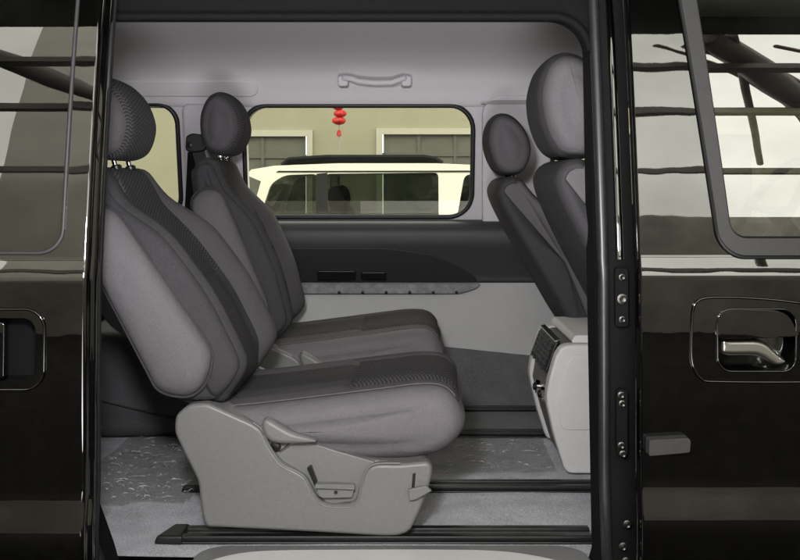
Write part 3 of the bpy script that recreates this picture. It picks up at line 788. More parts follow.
# ---- far wall of the cabin
def WD(z): return 3.66 - .22 * (z - .65)
def wall_map(x, z, t): return (x, WD(z) + t, z)
w_main = rrect(-.560, .655, .262, 1.056, .085, 8)
w_rear = rrect(-1.60, .66, -.797, 1.060, .07, 8)
w_front = rrect(.55, .64, 1.68, 1.07, .07, 8)
plate_holes('far_wall_trim', [(-1.75,.60),(1.75,.60),(1.75,1.16),(-1.75,1.16)], [w_main, w_rear, w_front], wall_map, .09, TRIM, van)
for wn_, wo in (('side_window', w_main), ('side_window', w_rear), ('side_window', w_front)):
    V = [wall_map(x, z, .05) for x, z in wo]
    gl_ = mk(wn_, V, [list(range(len(V)))], TINT, van, smooth=False)
    tube('window_gasket', [wall_map(x, z, -.004) for x, z in wo], .009, RUBBER, gl_, 8, closed=True, flat=1)
# raised pillar trim beside the window, its light top ledge
pt = round_poly([(.300,.615),(.55,.600),(.53,1.09),(.335,1.09),(.292,1.05)], .03, 5)
prism('pillar_cover', pt, -.035, .01, basic('light_pillar_trim', (.64,.62,.63), .6, noise=(300,.05)), van, .010, fn=lambda x, d, z: (x, WD(z) + d, z))
pt = round_poly([(-.775,.61),(-.585,.61),(-.60,1.06),(-.775,1.06)], .03, 5)
prism('pillar_cover', pt, -.03, .01, basic('pillar_trim_b', (.52,.50,.51), .6, noise=(300,.05)), van, .012, fn=lambda x, d, z: (x, WD(z) + d, z))
# dark panel below the glass: section swept along x
def xsweep(name, sec, x0, x1, mat, n=24, angle=35):
    V = []; F = []; m = len(sec)
    for k in range(n + 1):
        x = x0 + (x1 - x0) * k / n
        for d, z in sec: V.append((x, d, z))
    for k in range(n):
        for i in range(m - 1): a = k*m + i; F.append((a, a + m, a + m + 1, a + 1))
    return mk(name, V, F, mat, van, angle=angle)
sec = catmull([(3.70,.648),(3.625,.640),(3.600,.622),(3.590,.60),(3.592,.565),(3.605,.53),(3.622,.49),(3.640,.44),(3.648,.415),(3.70,.405)], 4, False)
xsweep('window_sill_panel', sec, -1.75, 1.75, PANELD)
RECM = basic('recess_shade_plastic', (.022,.0215,.0235), .5, noise=(12,.1))  # soft shading of the armrest recess put into a darker colour
rec = round_poly([(-.62,.545),(-.05,.545),(.12,.52),(.22,.475),(.30,.418),(-.62,.418)], .05, 6)
prism('armrest_recess', rec, -.005, .02, RECM, van, .010, fn=lambda x, d, z: (x, 3.603 + (.545 - z) * .33 + d, z))
prism('switch_block', rrect(-.30,.425,-.16,.462,.006), -.022, .02, BLACKP, van, .004, fn=lambda x, d, z: (x, 3.603 + (.545 - z) * .33 + d, z))
prism('cup_holder', rrect(-.14,.428,-.05,.458,.006), -.03, .02, BLACKP, van, .004, fn=lambda x, d, z: (x, 3.603 + (.545 - z) * .33 + d, z))
st_o = round_poly([(-.60,.378),(.215,.378),(.275,.396),(.295,.414),(-.60,.414)], .012, 4)
mst = prism('metal_strip', st_o, 3.622, 3.64, SCUFF, van, .003)
for k in range(6): lathe('rivet', [(.006,0),(.006,.004),(.003,.006)], (-.22 + .085 * k, 3.623, .383), (0,-1,0), BLACKP, mst, 8)
xsweep('lower_side_panel', [(3.648,.42),(3.652,.40),(3.656,.30),(3.662,.20),(3.668,.05)], -1.75, 1.75, PANEL)
# ---- headliner
hs = catmull([(2.20,1.150),(2.25,1.215),(2.45,1.252),(2.9,1.262),(3.25,1.238),(3.44,1.185),(3.52,1.12),(3.565,1.055),(3.60,1.055)], 6, False)
xsweep('headliner', hs, -1.75, 1.75, HEADL, 12, angle=None)
xsweep('roof_skin', [(2.24,1.27),(2.3,1.29),(2.5,1.31),(3.2,1.31),(3.6,1.25),(3.75,1.06)], -1.75, 1.75, PAINT, 4)
# moulded ledge over the rear window
prism('headliner_ledge', round_poly([(-1.4,1.085),(-.52,1.085),(-.50,1.10),(-.50,1.128),(-.52,1.137),(-1.4,1.137)], .012), -.004, .03, HEADL, van, .006, fn=lambda x, d, z: (x, 3.538 - (z - 1.085) * .75 + d, z))
prism('trim_ledge', round_poly([(.285,1.058),(.9,1.058),(.9,1.072),(.33,1.072)], .004), 3.525, 3.60, basic('ledge_trim', (.30,.29,.29), .5), van, .004)
# grab handle
gh = [(-.206,1.135),(-.190,1.140),(-.165,1.136),(-.145,1.128),(-.09,1.122),(-.03,1.123),(-.01,1.130),(.012,1.139),(.028,1.136)]
hd = tube('grab_handle', [(x, 3.455 + (.012 if k in (0,8) else -.012), z + .002) for k, (x, z) in enumerate(gh)], .0105, TRIM, van, 10)
for x0 in (-.215, .004): prism('handle_mount', rrect(x0, 1.113, x0 + .036, 1.150, .010), 3.445, 3.52, TRIM, hd, .006)

# closing panels of the cabin (tail and nose)
box('tailgate_lining', (-1.80, 2.1, -.05), (-1.75, 3.72, 1.27), TRIM, van, 0)
ws = mk('windscreen', [(1.75,2.1,.60),(1.75,3.72,.60),(1.6,3.6,1.26),(1.6,2.2,1.26)], [(0,1,2,3)], TINT, van, smooth=False)
prism('dashboard', round_poly([(1.30,.25),(1.75,.05),(1.75,.62),(1.45,.66),(1.30,.58)], .06), 2.13, 3.6, PANELD, van, .02)
box('cowl', (1.72, 2.1, -.3), (1.80, 3.72, .60), BLACKP, van, 0)
bm = bmesh.new(); tube_bm(bm, [(1.18 + .10*math.cos(a), 3.20 + .18*math.sin(a), .70 + .15*math.cos(a)) for a in [2*math.pi*k/28 for k in range(28)]], .016, 8, closed=True)
tube_bm(bm, [(1.18, 3.03, .70), (1.20, 3.20, .69), (1.18, 3.37, .70)], .014, 6)
tube_bm(bm, [(1.2, 3.2, .69), (1.32, 3.2, .55)], .03, 8)
from_bm('steering_wheel', bm, BLACKP, van)

# ================================================================== SEATS
def loft_body(parent, profile, W, regions, names, xform, Rr=.05, s0=.72, K=26, M=72, dome=.012, front_disp=None, wid=None, groove=.0065):
    """lateral loft of a side profile (x,z); regions(s, x, z, nx, nz, kind)->key; names: key->(name, mat)
    front_disp(s, x, z, nx, nz) pushes points along the profile normal; wid(z) scales lateral width."""
    pr = resample(catmull(profile, 10), M)
    A = sum(pr[i][0]*pr[(i+1) % M][1] - pr[(i+1) % M][0]*pr[i][1] for i in range(M)) / 2
    sg = 1 if A > 0 else -1
    nor = []
    for i in range(M):
        a, b = pr[i - 1], pr[(i + 1) % M]
        tx, tz = b[0] - a[0], b[1] - a[1]; L = math.hypot(tx, tz) or 1
        nor.append((tz / L * sg, -tx / L * sg))
    cx = sum(p[0] for p in pr) / M; cz = sum(p[1] for p in pr) / M
    # stations: centre even, ends rounded
    st = []
    nc = K - 12
    for k in range(nc + 1): st.append((-s0 + 2 * s0 * k / nc, 0.0))
    e = []
    for k in range(1, 7):
        t = math.pi / 2 * k / 6; e.append((s0 + (1 - s0) * math.sin(t), 1 - math.cos(t)))
    st = [(-s, d) for s, d in e[::-1]] + st + e
    V = []; info = []; uv = []
    perim = [0]
    for i in range(M): a, b = pr[i], pr[(i+1) % M]; perim.append(perim[-1] + math.hypot(b[0]-a[0], b[1]-a[1]))
    for s, d in st:
        for i, (x, z) in enumerate(pr):
            nx, nz = nor[i]
            dd = front_disp(s, x, z, nx, nz) if front_disp else 0
            ins = -d * Rr + dd
            X = x + nx * ins; Z = z + nz * ins
            y = s * W / 2 * (wid(z) if wid else 1)
            V.append((X, y, Z)); info.append((s, x, z, nx, nz)); uv.append((y, perim[i]))
    F = []; key = []
    S = len(st)
    for k in range(S - 1):
        for i in range(M):
            j = (i + 1) % M
            F.append((k*M + i, k*M + j, (k+1)*M + j, (k+1)*M + i))
            s = (st[k][0] + st[k+1][0]) / 2; q = info[k*M + i]; q2 = info[k*M + j]
            key.append(regions(s, (q[1]+q2[1])/2, (q[2]+q2[2])/2, (q[3]+q2[3])/2, (q[4]+q2[4])/2, 'loft'))
    # end caps: rings towards the centre, slightly domed
    for end, base, sgn in ((0, 0, -1), (1, (S-1)*M, 1)):
        prev = list(range(base, base + M)); b0 = [V[i] for i in prev]
        mx_ = sum(v[0] for v in b0) / M; mz = sum(v[2] for v in b0) / M
        for t in (.88, .72, .5, .25):
            ring = []
            for v, i in zip(b0, range(M)):
                V.append((mx_ + (v[0]-mx_)*t, v[1] + sgn * dome * (1 - t*t), mz + (v[2]-mz)*t)); ring.append(len(V) - 1)
                info.append((sgn, V[-1][0], V[-1][2], 0, 0)); uv.append((V[-1][0], V[-1][2]))
            for i in range(M):
                j = (i + 1) % M
                F.append((prev[i], prev[j], ring[j], ring[i]) if sgn > 0 else (ring[i], ring[j], prev[j], prev[i])); key.append(regions(sgn, V[ring[i]][0], V[ring[i]][2], nor[i][0], nor[i][1], 'cap'))
            prev = ring
        V.append((mx_, b0[0][1] + sgn * dome, mz)); info.append((sgn, mx_, mz, 0, 0)); uv.append((mx_, mz))
        c = len(V) - 1
        for i in range(M):
            F.append((prev[i], prev[(i+1) % M], c) if sgn > 0 else (c, prev[(i+1) % M], prev[i])); key.append(regions(sgn, mx_, mz, nor[i][0], nor[i][1], 'cap'))
    sgn_of = []
    for f in F: sgn_of.append('+' if sum(V[i][1] for i in f) > 0 else '-')
    key = [k + sg_ if k in ('side', 'bol', 'sho') else k for k, sg_ in zip(key, sgn_of)]
    # vertex normals for the seam grooves
    vn = [Vector((0, 0, 0)) for _ in V]; vk = [set() for _ in V]
    for f, k in zip(F, key):
        a, b, c = Vector(V[f[0]]), Vector(V[f[1]]), Vector(V[f[2]])
        nn = (b - a).cross(c - a)
        for i in f: vn[i] += nn; vk[i].add(k)
    cc = Vector((cx, 0, cz))
    flip = sum((Vector(V[i]) - cc).dot(vn[i]) for i in range(0, len(V), 7)) < 0
    pos = []
    for i, v in enumerate(V):
        p = Vector(v)
        if len(vk[i]) > 1 and vn[i].length > 0: p -= vn[i].normalized() * (groove if not flip else -groove)
        pos.append(xform(p))
    out = {}
    for kk in dict.fromkeys(key):
        idx = {}; vs = []; fs = []; us = []
        for f, k in zip(F, key):
            if k != kk: continue
            g_ = []
            for i in f:
                if i not in idx: idx[i] = len(vs); vs.append(pos[i]); us.append(uv[i])
                g_.append(idx[i])
            fs.append(g_[::-1] if not flip else g_)
        nm, mt = names[kk] if kk in names else names[kk.rstrip('+-')]
        o = mk(nm, vs, fs, mt, parent, angle=None, uvs=us)
        out[kk] = o
    out['grid'] = (pos, M, st, info)
    return out
def seam_path(grid, s_at, ok):
    pos, M, st, info = grid
    k = min(range(len(st)), key=lambda i: abs(st[i][0] - s_at))
    idx = [k*M + i for i in range(M) if ok(*info[k*M + i])]
    # keep the run contiguous
    for a in range(1, len(idx)):
        if idx[a] - idx[a-1] > 1: idx = idx[a:] + idx[:a]; break
    return [Vector(pos[i]) for i in idx]

def smooth01(a, b, x):
    t = max(0, min(1, (x - a) / (b - a))); return t * t * (3 - 2 * t)

CUSH = [(-.155,.20),(-.165,.26),(-.11,.290),(.0,.304),(.12,.319),(.25,.336),(.345,.347),(.402,.343),(.434,.318),(.446,.276),(.441,.236),(.415,.197),(.35,.172),(.2,.165),(0,.175)]
BACK = [(-.130,.285),(-.075,.300),(-.075,.37),(-.108,.45),(-.150,.53),(-.235,.65),(-.295,.73),(-.325,.79),(-.350,.822),(-.385,.826),(-.415,.805),(-.420,.76),(-.372,.645),(-.300,.50),(-.232,.36),(-.190,.300)]
HEAD = [(-.355,.845),(-.322,.862),(-.303,.905),(-.302,.950),(-.322,1.000),(-.360,1.038),(-.400,1.046),(-.430,1.022),(-.443,.970),(-.436,.915),(-.415,.868),(-.390,.848)]
SHELL_F = [(210,526),(206,508),(203,480),(190,455),(179,432),(180,415),(193,404),(212,402),(235,412),(262,424),(330,447),(378,459),(405,461),(424,459),(433,458),(437,466),(434,480),(426,503),(415,527),(405,532),(390,533),(300,529)]
SHELL_N = [(210,526),(206,508),(203,480),(190,455),(179,432),(180,415),(193,404),(212,402),(235,412),(258,422),(268,429),(275,445),(287,461),(301,468),(311,474),(318,487),(324,498),(333,502),(354,502),(361,497),(365,482),(370,468),(379,461),(405,461),(424,459),(433,458),(437,466),(434,480),(426,503),(415,527),(405,532),(390,533),(300,529)]

def build_seat(name, loc, label, cat, group, recline=0.0, yaw=0.0, head_up=0.0, front=False, lift=0.0, detail=True, sidem=None, hscale=1.0):
    sidem = sidem or CLOTH
    """local frame: x forward, y across, z up; loc = seat centre on the floor"""
    root = empty(name, loc, label, cat, group)
    root.rotation_euler = (0, 0, yaw)
    ORG[root.name] = Vector((0, 0, 0))          # parts are written in the seat's own frame
    piv = Vector((-.15, 0, .31))
    rot = Matrix.Rotation(recline, 4, 'Y')
    def xb(p):
        p = Vector(p); return tuple(piv + rot @ (p - piv) + Vector((0, 0, lift)))
    def xc(p): return (p[0], p[1], p[2] + lift)
    # --- cushion
    def creg(s, x, z, nx, nz, kind):
        if kind == 'cap' or abs(s) > .80 and True: return 'side'
        if nz > .35 or (nx > .3 and z > .29):
            if abs(s) < .50 and x < .33:
                return 'ins' if x < .19 else 'wv'
            if abs(s) < .62 and nz > .2: return 'wv' if x > .19 else 'bol'
            return 'bol'
        return 'side'
    def cdisp(s, x, z, nx, nz):
        a = abs(s)
        up = max(nz, 0)
        b = -.010 * smooth01(.35, .8, a) + (.012 * smooth01(.5, .7, s) if s > 0 else 0)
        dip = -.004 * (1 - smooth01(0, .5, a)) * smooth01(-.1, .05, x) * (1 - smooth01(.2, .36, x))
        belly = .010 * smooth01(.2, .9, a) * math.exp(-((z - .25) / .04) ** 2) * (1 if nx > .3 else 0)
        return up * (b * (1 - .3 * smooth01(.25, .42, x)) + dip) + belly
    cs = loft_body(root, CUSH, .462, creg, {'side': ('cushion_side', CLOTHC), 'bol': ('cushion_bolster', CLOTHM), 'ins': ('cushion_insert', CLOTHD), 'wv': ('cushion_woven_panel', WEAVE)}, xc, Rr=.046, s0=.68, dome=.024, front_disp=cdisp, K=34, M=90)
    pth = seam_path(cs['grid'], -.80, lambda s, x, z, nx, nz: nz > .35 and x > -.08)
    if len(pth) > 3: tube('seam_piping', [p + Vector((0, -.002, .0035)) for p in pth], .0016, CLOTH, cs['side-'], 6)
    # --- backrest
    def breg(s, x, z, nx, nz, kind):
        if front:
            return 'side' if (kind == 'cap' and (nx > -.25 or nz > .45)) or (abs(s) > .92 and nx > .3) else 'back'
        if kind == 'cap' or abs(s) > .90: return 'side'
        if nx > .25:
            ww = .64
            if abs(s) < ww: return 'low' if z < .56 else 'up'
            return 'bol'
        if nz > .3 and z > .75: return 'up' if abs(s) < .6 else 'bol'
        return 'back'
    def bdisp(s, x, z, nx, nz):
        a = abs(s); fr = smooth01(.2, .7, nx)
        hgt = smooth01(.30, .38, z) * (1 - smooth01(.62, .80, z))
        b = (.054 * smooth01(.52, .84, a)) * hgt * fr
        lumbar = .012 * math.exp(-((z - .45) / .09) ** 2) * (1 - smooth01(.2, .5, a)) * fr
        return b + lumbar
    def bwid(z): return 1 - .17 * smooth01(.62, .84, z) - .04 * (1 - smooth01(.28, .36, z))
    bcol = CLOTH if front else CLOTHD
    bs = loft_body(root, BACK, .49, breg, {'side': ('backrest_side', sidem if front else CLOTHD), 'bol': ('backrest_bolster', CLOTHM), 'bol-': ('backrest_bolster', CLOTHD), 'low': ('backrest_lumbar_panel', CLOTHD), 'up': ('backrest_woven_panel', WEAVE if not front else CLOTHD), 'back': ('backrest_rear', CLOTHD)},
                   xb, Rr=(.022 if front else .04), s0=(.82 if front else .74), dome=.008, front_disp=bdisp, wid=bwid, K=36, M=96)
    # puffed side pads with stitched seam
    if not front:
        pth = seam_path(bs['grid'], -.64, lambda s, x, z, nx, nz: nx > .35 and .52 < z < .80)
        if len(pth) > 3: tube('seam_piping', [p + Vector((.003, 0, .002)) for p in pth], .0014, CLOTH, bs['up'], 6)
        po = catmull([(-.192,.322),(-.150,.320),(-.118,.345),(-.101,.390),(-.106,.430),(-.160,.515),(-.215,.600),(-.270,.680),(-.305,.722),(-.335,.735),(-.372,.722),(-.388,.690),(-.372,.645),(-.300,.495),(-.240,.372),(-.222,.338)], 6)
        for sg in (-1, 1):
            n = len(po); mx_ = sum(p[0] for p in po) / n; mz = sum(p[1] for p in po) / n
            V = []; F = []
            def width(z): return .2425 * bwid(z)
            rings = [(1.0, -.02), (1.0, .004), (.985, .012), (.95, .020), (.88, .028), (.76, .035), (.55, .041), (.25, .044)]
            for s, h in rings:
                for x, z in po:
                    zz = mz + (z - mz) * (1 - (1 - s) * .45); xx = mx_ + (x - mx_) * s + (zz - mz) * -(1 - s) * .58
                    V.append(xb((xx, sg * (width(zz) - .004 + h), zz)))
            for k in range(len(rings) - 1):
                for i in range(n):
                    j = (i + 1) % n; q = (k*n + i, k*n + j, (k+1)*n + j, (k+1)*n + i); F.append(q if sg < 0 else q[::-1])
            q = [(len(rings) - 1) * n + i for i in range(n)]; F.append(q if sg < 0 else q[::-1])
            padp = mk('backrest_side_pad', V, F, CLOTH, root, angle=None)
            tube('piping', [xb((x + (x - mx_) * .02, sg * (width(z) + .005), z + (z - mz) * .012)) for x, z in po], .0035, CLOTHD, padp, 6, closed=True)
            if sg < 0 and detail:
                # double row of stitches along the front seam
                bm = bmesh.new(); seam = [p for p in po if True]
                path = resample(catmull([(-.113,.375),(-.112,.425),(-.165,.508),(-.218,.592),(-.272,.668)], 12, False), 66, False)
                for a, b in zip(path[::1], path[1:]):
                    for o_ in (0,):
                        c = ((a[0]+b[0])/2 - .004, (a[1]+b[1])/2 - .002); dx, dz = (b[0]-a[0]) * .30, (b[1]-a[1]) * .30
                        pa = xb((c[0]-dx, sg*(width(c[1]) + .0205), c[1]-dz)); pb = xb((c[0]+dx, sg*(width(c[1]) + .0205), c[1]+dz))
                        tube_bm(bm, [pa, pb], .0014, 4)
                so2 = from_bm('stitching', bm, STITCH, padp); so2['kind'] = 'stuff'
    # --- headrest
    hp = Vector((-.39, 0, .85))
    def xh(p):
        p = Vector(p); q = hp + Matrix.Rotation(R(4 if front else 0), 4, 'Y') @ ((p - hp) * hscale)
        return xb((q.x, q.y, q.z + head_up))
    def hreg(s, x, z, nx, nz, kind):
        if kind == 'cap' or abs(s) > (.80 if front else .86): return 'side'
        return 'band'
    def hdisp(s, x, z, nx, nz): return -.010 * abs(s) ** 2 * max(nz, 0)
    loft_body(root, HEAD, .27, hreg, {'side': ('headrest_side', sidem if front else CLOTHM), 'band': ('headrest_band', CLOTHD if front else WEAVE)}, xh, Rr=.034, s0=.55, dome=.016, front_disp=hdisp, K=30, M=64, groove=.003)
    for sg in (-1, 1):
        post = tube('headrest_post', [xb((-.352, sg * .055, .79)), xb((-.372, sg * .055, .88 + head_up))], .006, CHROME, root, 10)
        lathe('post_sleeve', [(.013, -.004), (.013, .006), (.009, .009)], xb((-.358, sg * .055, .824)), (-.2, 0, 1), BLACKP, post, 12)
    # --- base shell
    def sx(px, py, D=2.19):
        p = XZ(px, py, D); return (p[0] + .30, p[1])
    full = round_poly([sx(*p) for p in SHELL_F], .02, 3); notch = round_poly([sx(*p) for p in SHELL_N], .012, 3)
    yo = .250
    blk = [(mxx, max(zz, .03)) for mxx, zz in full]
    c0 = (sum(p[0] for p in full) / len(full), sum(p[1] for p in full) / len(full))
    blk = [(c0[0] + (x - c0[0]) * .96, c0[1] + (z - c0[1]) * .95) for x, z in full]
    def fl_(x, d, z): return (x, d, z + lift * .5)
    shell = prism('base_shell', blk, -yo + .022, yo - .022, PLAST, root, .006)
    round_plate('base_side_cover', notch, -yo, -yo + .03, .009, PLAST, root, 260)
    prism('base_side_cover', full, yo - .024, yo, PLAST, root, .006, 4)
    if detail:
        ip = [sx(*p) for p in ((262,425),(300,438),(340,450),(380,461),(372,468),(367,480),(363,500),(333,504),(316,490),(308,476),(286,462),(272,444))]
        prism('inner_cover', ip, -yo + .016, -yo + .034, PLAST, root, .003)
        tube('cover_rim', [(x, -yo + .001, z) for x, z in catmull([sx(*p) for p in ((258,421),(268,429),(275,445),(287,462),(301,469),(311,476),(317,489),(324,500),(333,504),(354,504),(362,498),(366,482),(371,468),(380,461),(405,460))], 5, False)], .0022, PLAST, root, 8)
        lv = catmull([sx(268,422), sx(272,434), sx(283,440), sx(305,440), sx(322,438), sx(318,434), sx(298,428), sx(278,417), sx(271,416)], 5)
        lever = round_plate('recline_lever', lv, -yo - .018, -yo + .006, .012, PLAST, root, 80)
        lathe('lever_pivot', [(.012, 0), (.012, .01), (.008, .012)], (*[sx(280,446)[0]], -yo + .02, sx(280,446)[1]), (0, -1, 0), BLACKP, root, 12)
        tube('linkage_rod', [(sx(284,452)[0], -yo + .016, sx(284,452)[1]), (sx(296,443)[0], -yo + .014, sx(296,443)[1]), (sx(300,441)[0], -yo + .012, sx(300,441)[1])], .003, METAL, root, 6)
        lt = [sx(322,485), sx(324,493), sx(328,495), sx(357,494), sx(359,486), sx(359,482), sx(340,481), sx(322,481)]
        latch = prism('height_latch', round_poly(lt, .003), -yo - .002, -yo + .02, PLAST, root, .003)
        prism('latch_lip', round_poly([sx(321,484), sx(360,485), sx(360,480), sx(321,480)], .002), -yo - .012, -yo + .0, PLAST, latch, .003)
        lathe('latch_screw', [(.004, 0), (.004, .003), (.002, .0025)], (sx(341,489)[0], -yo - .001, sx(341,489)[1]), (0, -1, 0), BLACKP, latch, 10)
        prism('dark_gap', [sx(312,466), sx(316,464), sx(322,480), sx(320,484)], -yo + .001, -yo + .022, BLACKP, root, .001)
        prism('tab_slot', [sx(417,470), sx(420,469), sx(419,483), sx(416,484)], -yo - .0015, -yo + .01, BLACKP, root, .0008)
        bm = bmesh.new()
        q = [sx(413,484), sx(430,480), sx(436,485), sx(420,494), sx(414,495)]
        bm_prism(bm, q, -yo - .014, -yo - .004)
        from_bm('strap_tab', bm, PLAST, root, bevel=.002)
    return root

G = 'bucket seats in the cabin'
near_mid = build_seat('bucket_seat', (-.30, 2.425, 0), 'nearest grey cloth bucket seat, large, facing right, with grey plastic base and recline lever', 'car seat', G, R(-1.8), R(-2.2))
far_mid = build_seat('bucket_seat', (-.313, 3.26, 0), 'smaller dark bucket seat behind the nearest one, beside the far window', 'car seat', G, R(10.6), 0, -.006)
near_front = build_seat('front_seat', (.775, 2.38, 0), 'large front seat back at right, its tall grey headrest cut by the door pillar', 'car seat', G, R(-1.5), 0, -.014, True, .016, False, FRONTC, 1.22)
far_front = build_seat('front_seat', (.755, 3.28, 0), 'smaller dark front seat back behind the right headrest, beside the window pillar', 'car seat', G, R(-4.0), 0, -.012, True, -.01, False, FRONTC)

# rear bench: only its near end shows between door and seat
rb = empty('rear_bench', (-1.10, 3.28, 0), 'grey cloth rear bench end glimpsed between sliding door and nearest seat', 'car seat')
ORG[rb.name] = Vector((0, 0, 0))
def rloc(p): return tuple(p)
loft_body(rb, [(-.35,.04),(-.37,.25),(-.28,.31),(-.05,.325),(.20,.330),(.40,.325),(.475,.29),(.49,.22),(.48,.10),(.44,.02),(.0,.01)], .56, lambda s,x,z,nx,nz,k: 'a', {'a': ('cushion', CLOTHM)}, rloc, Rr=.06, s0=.80, dome=.02, K=24, M=60)
loft_body(rb, [(-.40,.30),(-.24,.34),(-.26,.5),(-.36,.75),(-.42,.83),(-.50,.80),(-.50,.6),(-.46,.4)], .56, lambda s,x,z,nx,nz,k: 'a', {'a': ('backrest', CLOTHM)}, rloc, Rr=.04, s0=.80, dome=.01, K=24, M=60)
prism('side_hinge', catmull([(-.30,.33),(.10,.34),(.20,.36),(.26,.42),(.27,.50),(.20,.53),(-.3,.56)], 5), -.33, -.27, BLACKP, rb, .006)
prism('hinge_arm', catmull([(.20,.44),(.22,.50),(.26,.505),(.31,.44),(.33,.36),(.31,.33),(.25,.36)], 5), -.345, -.31, PLAST, rb, .006)

# centre console behind the front seats
cc0, cc1 = 2.66, 3.06
con = empty('centre_console', (.55, 2.86, 0), 'pale grey centre console with air vents behind the front seats', 'console')
CF = [XZ(571,345,2.66), XZ(562,347,2.66), XZ(556,356,2.66), XZ(549,380,2.66), XZ(546,400,2.66), XZ(554,436,2.66), XZ(566,474,2.66)]
side_o = CF[:1] + CF[1:] + [(.80, CF[-1][1]), (.80, CF[0][1])]
prism('side_panel', round_poly(side_o, .02, 4), cc0, cc0 + .05, PLASTL, con, .012, 4)
prism('side_panel', round_poly(side_o, .02, 4), cc1 - .05, cc1, PLASTL, con, .012, 4)
mid_o = [(x + .004, z - .004) for x, z in CF[:1]] + [(x + .010, z - .004) for x, z in CF[1:5]] + [(x + .012, z) for x, z in CF[5:]] + [(.79, CF[-1][1]), (.79, CF[0][1] - .004)]
prism('core', mid_o, cc0 + .05, cc1 - .05, basic('mid_grey_plastic', (.15,.148,.144), .5, noise=(40,.05)), con, .004)
# inset line on the near cheek
inl = round_poly([(x + .03, z - .02) for x, z in CF[1:4]] + [(CF[4][0] + .028, CF[4][1] - .02), (CF[4][0] + .04, CF[4][1] - .08), (.79, CF[4][1] - .08), (.79, CF[1][1] - .02)], .02, 4)
prism('cheek_panel', inl, cc0 - .003, cc0 + .01, PLASTL, con, .003)
prism('top_lid', round_poly([(.46,.352),(.79,.352),(.79,.372),(.47,.372)], .008), cc0 + .03, cc1 - .0, PLASTL, con, .006)
# air vent on the rear face
va, vb = Vector((CF[1][0] + .003, 0, CF[1][1] + .006)), Vector((CF[3][0] + .008, 0, CF[3][1] + .012))
vx = (vb - va).normalized(); vnorm = Vector((-1, 0, -.29)).normalized()
bm = bmesh.new()
def q4(bm, p, du, dn, y0, y1):
    a = p; pts = [a, a + vx * du, a + vx * du + vnorm * dn, a + vnorm * dn]
    A = [bm.verts.new((t.x, y0, t.z)) for t in pts]; B = [bm.verts.new((t.x, y1, t.z)) for t in pts]
    bm.faces.new(A[::-1]); bm.faces.new(B)
    for i in range(4): bm.faces.new((A[i], A[(i+1) % 4], B[(i+1) % 4], B[i]))
q4(bm, va, (vb - va).length, .012, cc0 + .06, cc1 - .06)
vent = from_bm('air_vent', bm, BLACKP, con, bevel=.003)
for i in range(5):
    bm = bmesh.new(); q4(bm, va + vx * (.008 + i * .014) + vnorm * .010, .004, .008, cc0 + .075, cc1 - .075); from_bm('louvre', bm, RAILM, vent, bevel=.001)
for i in range(5):
    y = cc0 + .09 + i * .055
    bm = bmesh.new(); q4(bm, va + vx * .004 + vnorm * .009, (vb - va).length - .008, .011, y, y + .004); from_bm('vane', bm, BLACKP, vent, bevel=.001)
bm = bmesh.new(); q4(bm, va - vx * .006, .005, .014, cc0 + .055, cc1 - .055); from_bm('vent_trim', bm, CHROME, con, bevel=.002)
for y in (cc0 + .10, cc0 + .20):
    sk = lathe('power_socket', [(.020, 0), (.020, .010), (.015, .012), (.013, .004), (.0, .003)], (CF[4][0] + .010, y, CF[4][1] - .005), (-1, 0, .05), CHROME, con, 18)
    lathe('socket_plug', [(.011, 0), (.011, .012), (.006, .014)], (CF[4][0] + .006, y, CF[4][1] - .005), (-1, 0, .05), BLACKP, sk, 14)

# seat belt on the far pillar
sb = empty('seat_belt', P(195, 146, 3.56), 'black seat belt and anchor on the pillar between the far windows', 'seat belt')
prism('belt_anchor', round_poly([XZ(186,136,3.56), XZ(192,133,3.56), XZ(206,135,3.56), XZ(206,151,3.56), XZ(192,153,3.56), XZ(185,150,3.56)], .015), 3.555, 3.63, BLACKP, sb, .006)
def strap(name, pts, wdt, mat):
    V = []; F = []
    for (x, y, z) in pts: V += [(x - wdt/2, y, z), (x + wdt/2, y, z), (x - wdt/2, y + .002, z), (x + wdt/2, y + .002, z)]
    for i in range(len(pts) - 1):
        a = 4*i; F += [(a, a+1, a+5, a+4), (a+2, a+6, a+7, a+3), (a, a+4, a+6, a+2), (a+1, a+3, a+7, a+5)]
    return mk(name, V, F, mat, sb, angle=30)
strap('webbing', [P(194,152,3.57), P(193,175,3.58), P(191,210,3.58), P(190,260,3.58)], .046, FLAT)
strap('webbing', [P(198,150,3.565), P(206,180,3.53), P(216,212,3.5), P(228,250,3.45)], .045, CLOTHD)
lathe('anchor_bolt', [(.010,0),(.010,.006),(.005,.008)], P(190,145,3.553), (0,-1,0), RAILM, sb, 12)

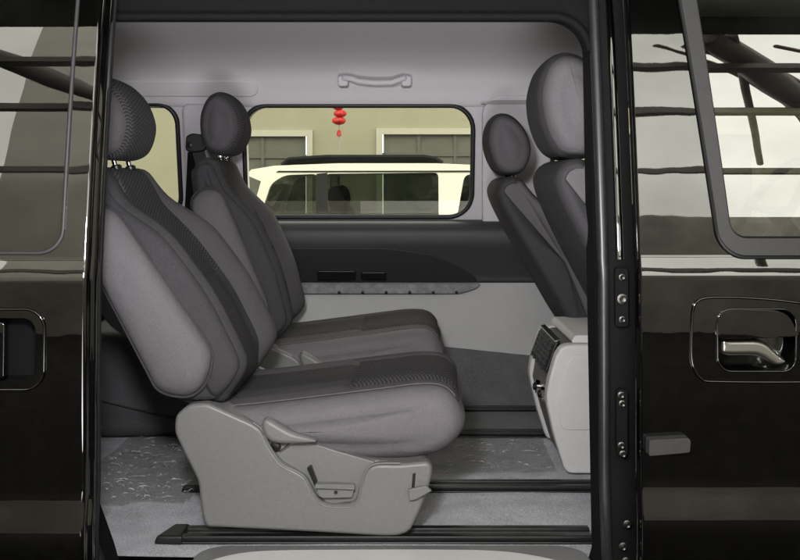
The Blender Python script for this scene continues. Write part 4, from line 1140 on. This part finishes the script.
# clear protective film left on the carpet
def film(name, outline, z0, amp, label, seed, nglint=60):
    rnd = random.Random(seed)
    xs = [p[0] for p in outline]; ys = [p[1] for p in outline]
    from mathutils import noise as mn
    nx, ny = 90, 60
    def inside(x, y):
        c = False; j = len(outline) - 1
        for i in range(len(outline)):
            xi, yi = outline[i]; xj, yj = outline[j]
            if (yi > y) != (yj > y) and x < (xj - xi) * (y - yi) / (yj - yi) + xi: c = not c
            j = i
        return c
    V = []; idx = {}; F = []
    x0, x1, y0, y1 = min(xs), max(xs), min(ys), max(ys)
    def vert(i, j):
        if (i, j) not in idx:
            x = x0 + (x1 - x0) * i / nx; y = y0 + (y1 - y0) * j / ny
            p = Vector((x * 9, y * 22, seed))
            r = abs(mn.noise(p)) * 1.3 + abs(mn.noise(p * 2.3)) * .7 + abs(mn.noise(p * 5)) * .35
            idx[(i, j)] = len(V); V.append((x, y, z0 + amp * r))
        return idx[(i, j)]
    for i in range(nx):
        for j in range(ny):
            if inside(x0 + (x1 - x0) * (i + .5) / nx, y0 + (y1 - y0) * (j + .5) / ny):
                F.append((vert(i, j), vert(i+1, j), vert(i+1, j+1), vert(i, j+1)))
    o = mk(name, V, F, FILM, None, angle=None)
    bm = bmesh.new()  # short pale tubes stand in for highlights on the crumpled film
    for _ in range(nglint):
        for _t in range(40):
            x = rnd.uniform(x0, x1); y = rnd.uniform(y0, y1); L = rnd.uniform(.003, .020) * (1 if rnd.random() < .8 else 2.2); a = rnd.gauss(0, .7)
            if inside(x, y) and inside(x + L * math.cos(a), y + L * math.sin(a)): break
        else: continue
        k = rnd.uniform(-.25, .25); r0 = rnd.uniform(.0002, .0009) * (1.6 if rnd.random() < .15 else 1); zb = z0 + amp * rnd.uniform(.5, 1.2)
        pts = [(x + L * t * math.cos(a) - k * L * t * (1 - t) * math.sin(a), y + L * t * math.sin(a) + k * L * t * (1 - t) + rnd.gauss(0, .0012), zb + .003 * math.sin(math.pi * t)) for t in (0, .2, .4, .6, .8, 1)]
        tube_bm(bm, pts, lambda t, r0=r0: r0 * (.25 + math.sin(math.pi * min(max(t, .02), .98))), 6, flat=.8)
    cr = from_bm('crease_glints', bm, GLINT, o, angle=None); cr['kind'] = 'stuff'
    tag(o, label, 'plastic film', 'clear films left on the carpet')
    return o
def fl2(px, py):
    D = CAMZ * 1000 / (py - 180.0); return ((px - 400) * D / 1000, D)
film('protective_film', [fl2(*p) for p in ((100,508),(190,505),(205,480),(230,450),(205,424),(165,424),(130,440),(100,466))], .006, .009, 'crumpled clear plastic film on the carpet behind the nearest seat', 3, 260)
film('protective_film', [fl2(*p) for p in ((425,476),(557,474),(548,455),(542,440),(420,438))], .006, .004, 'flat clear plastic film on the carpet before the console', 11, 60)
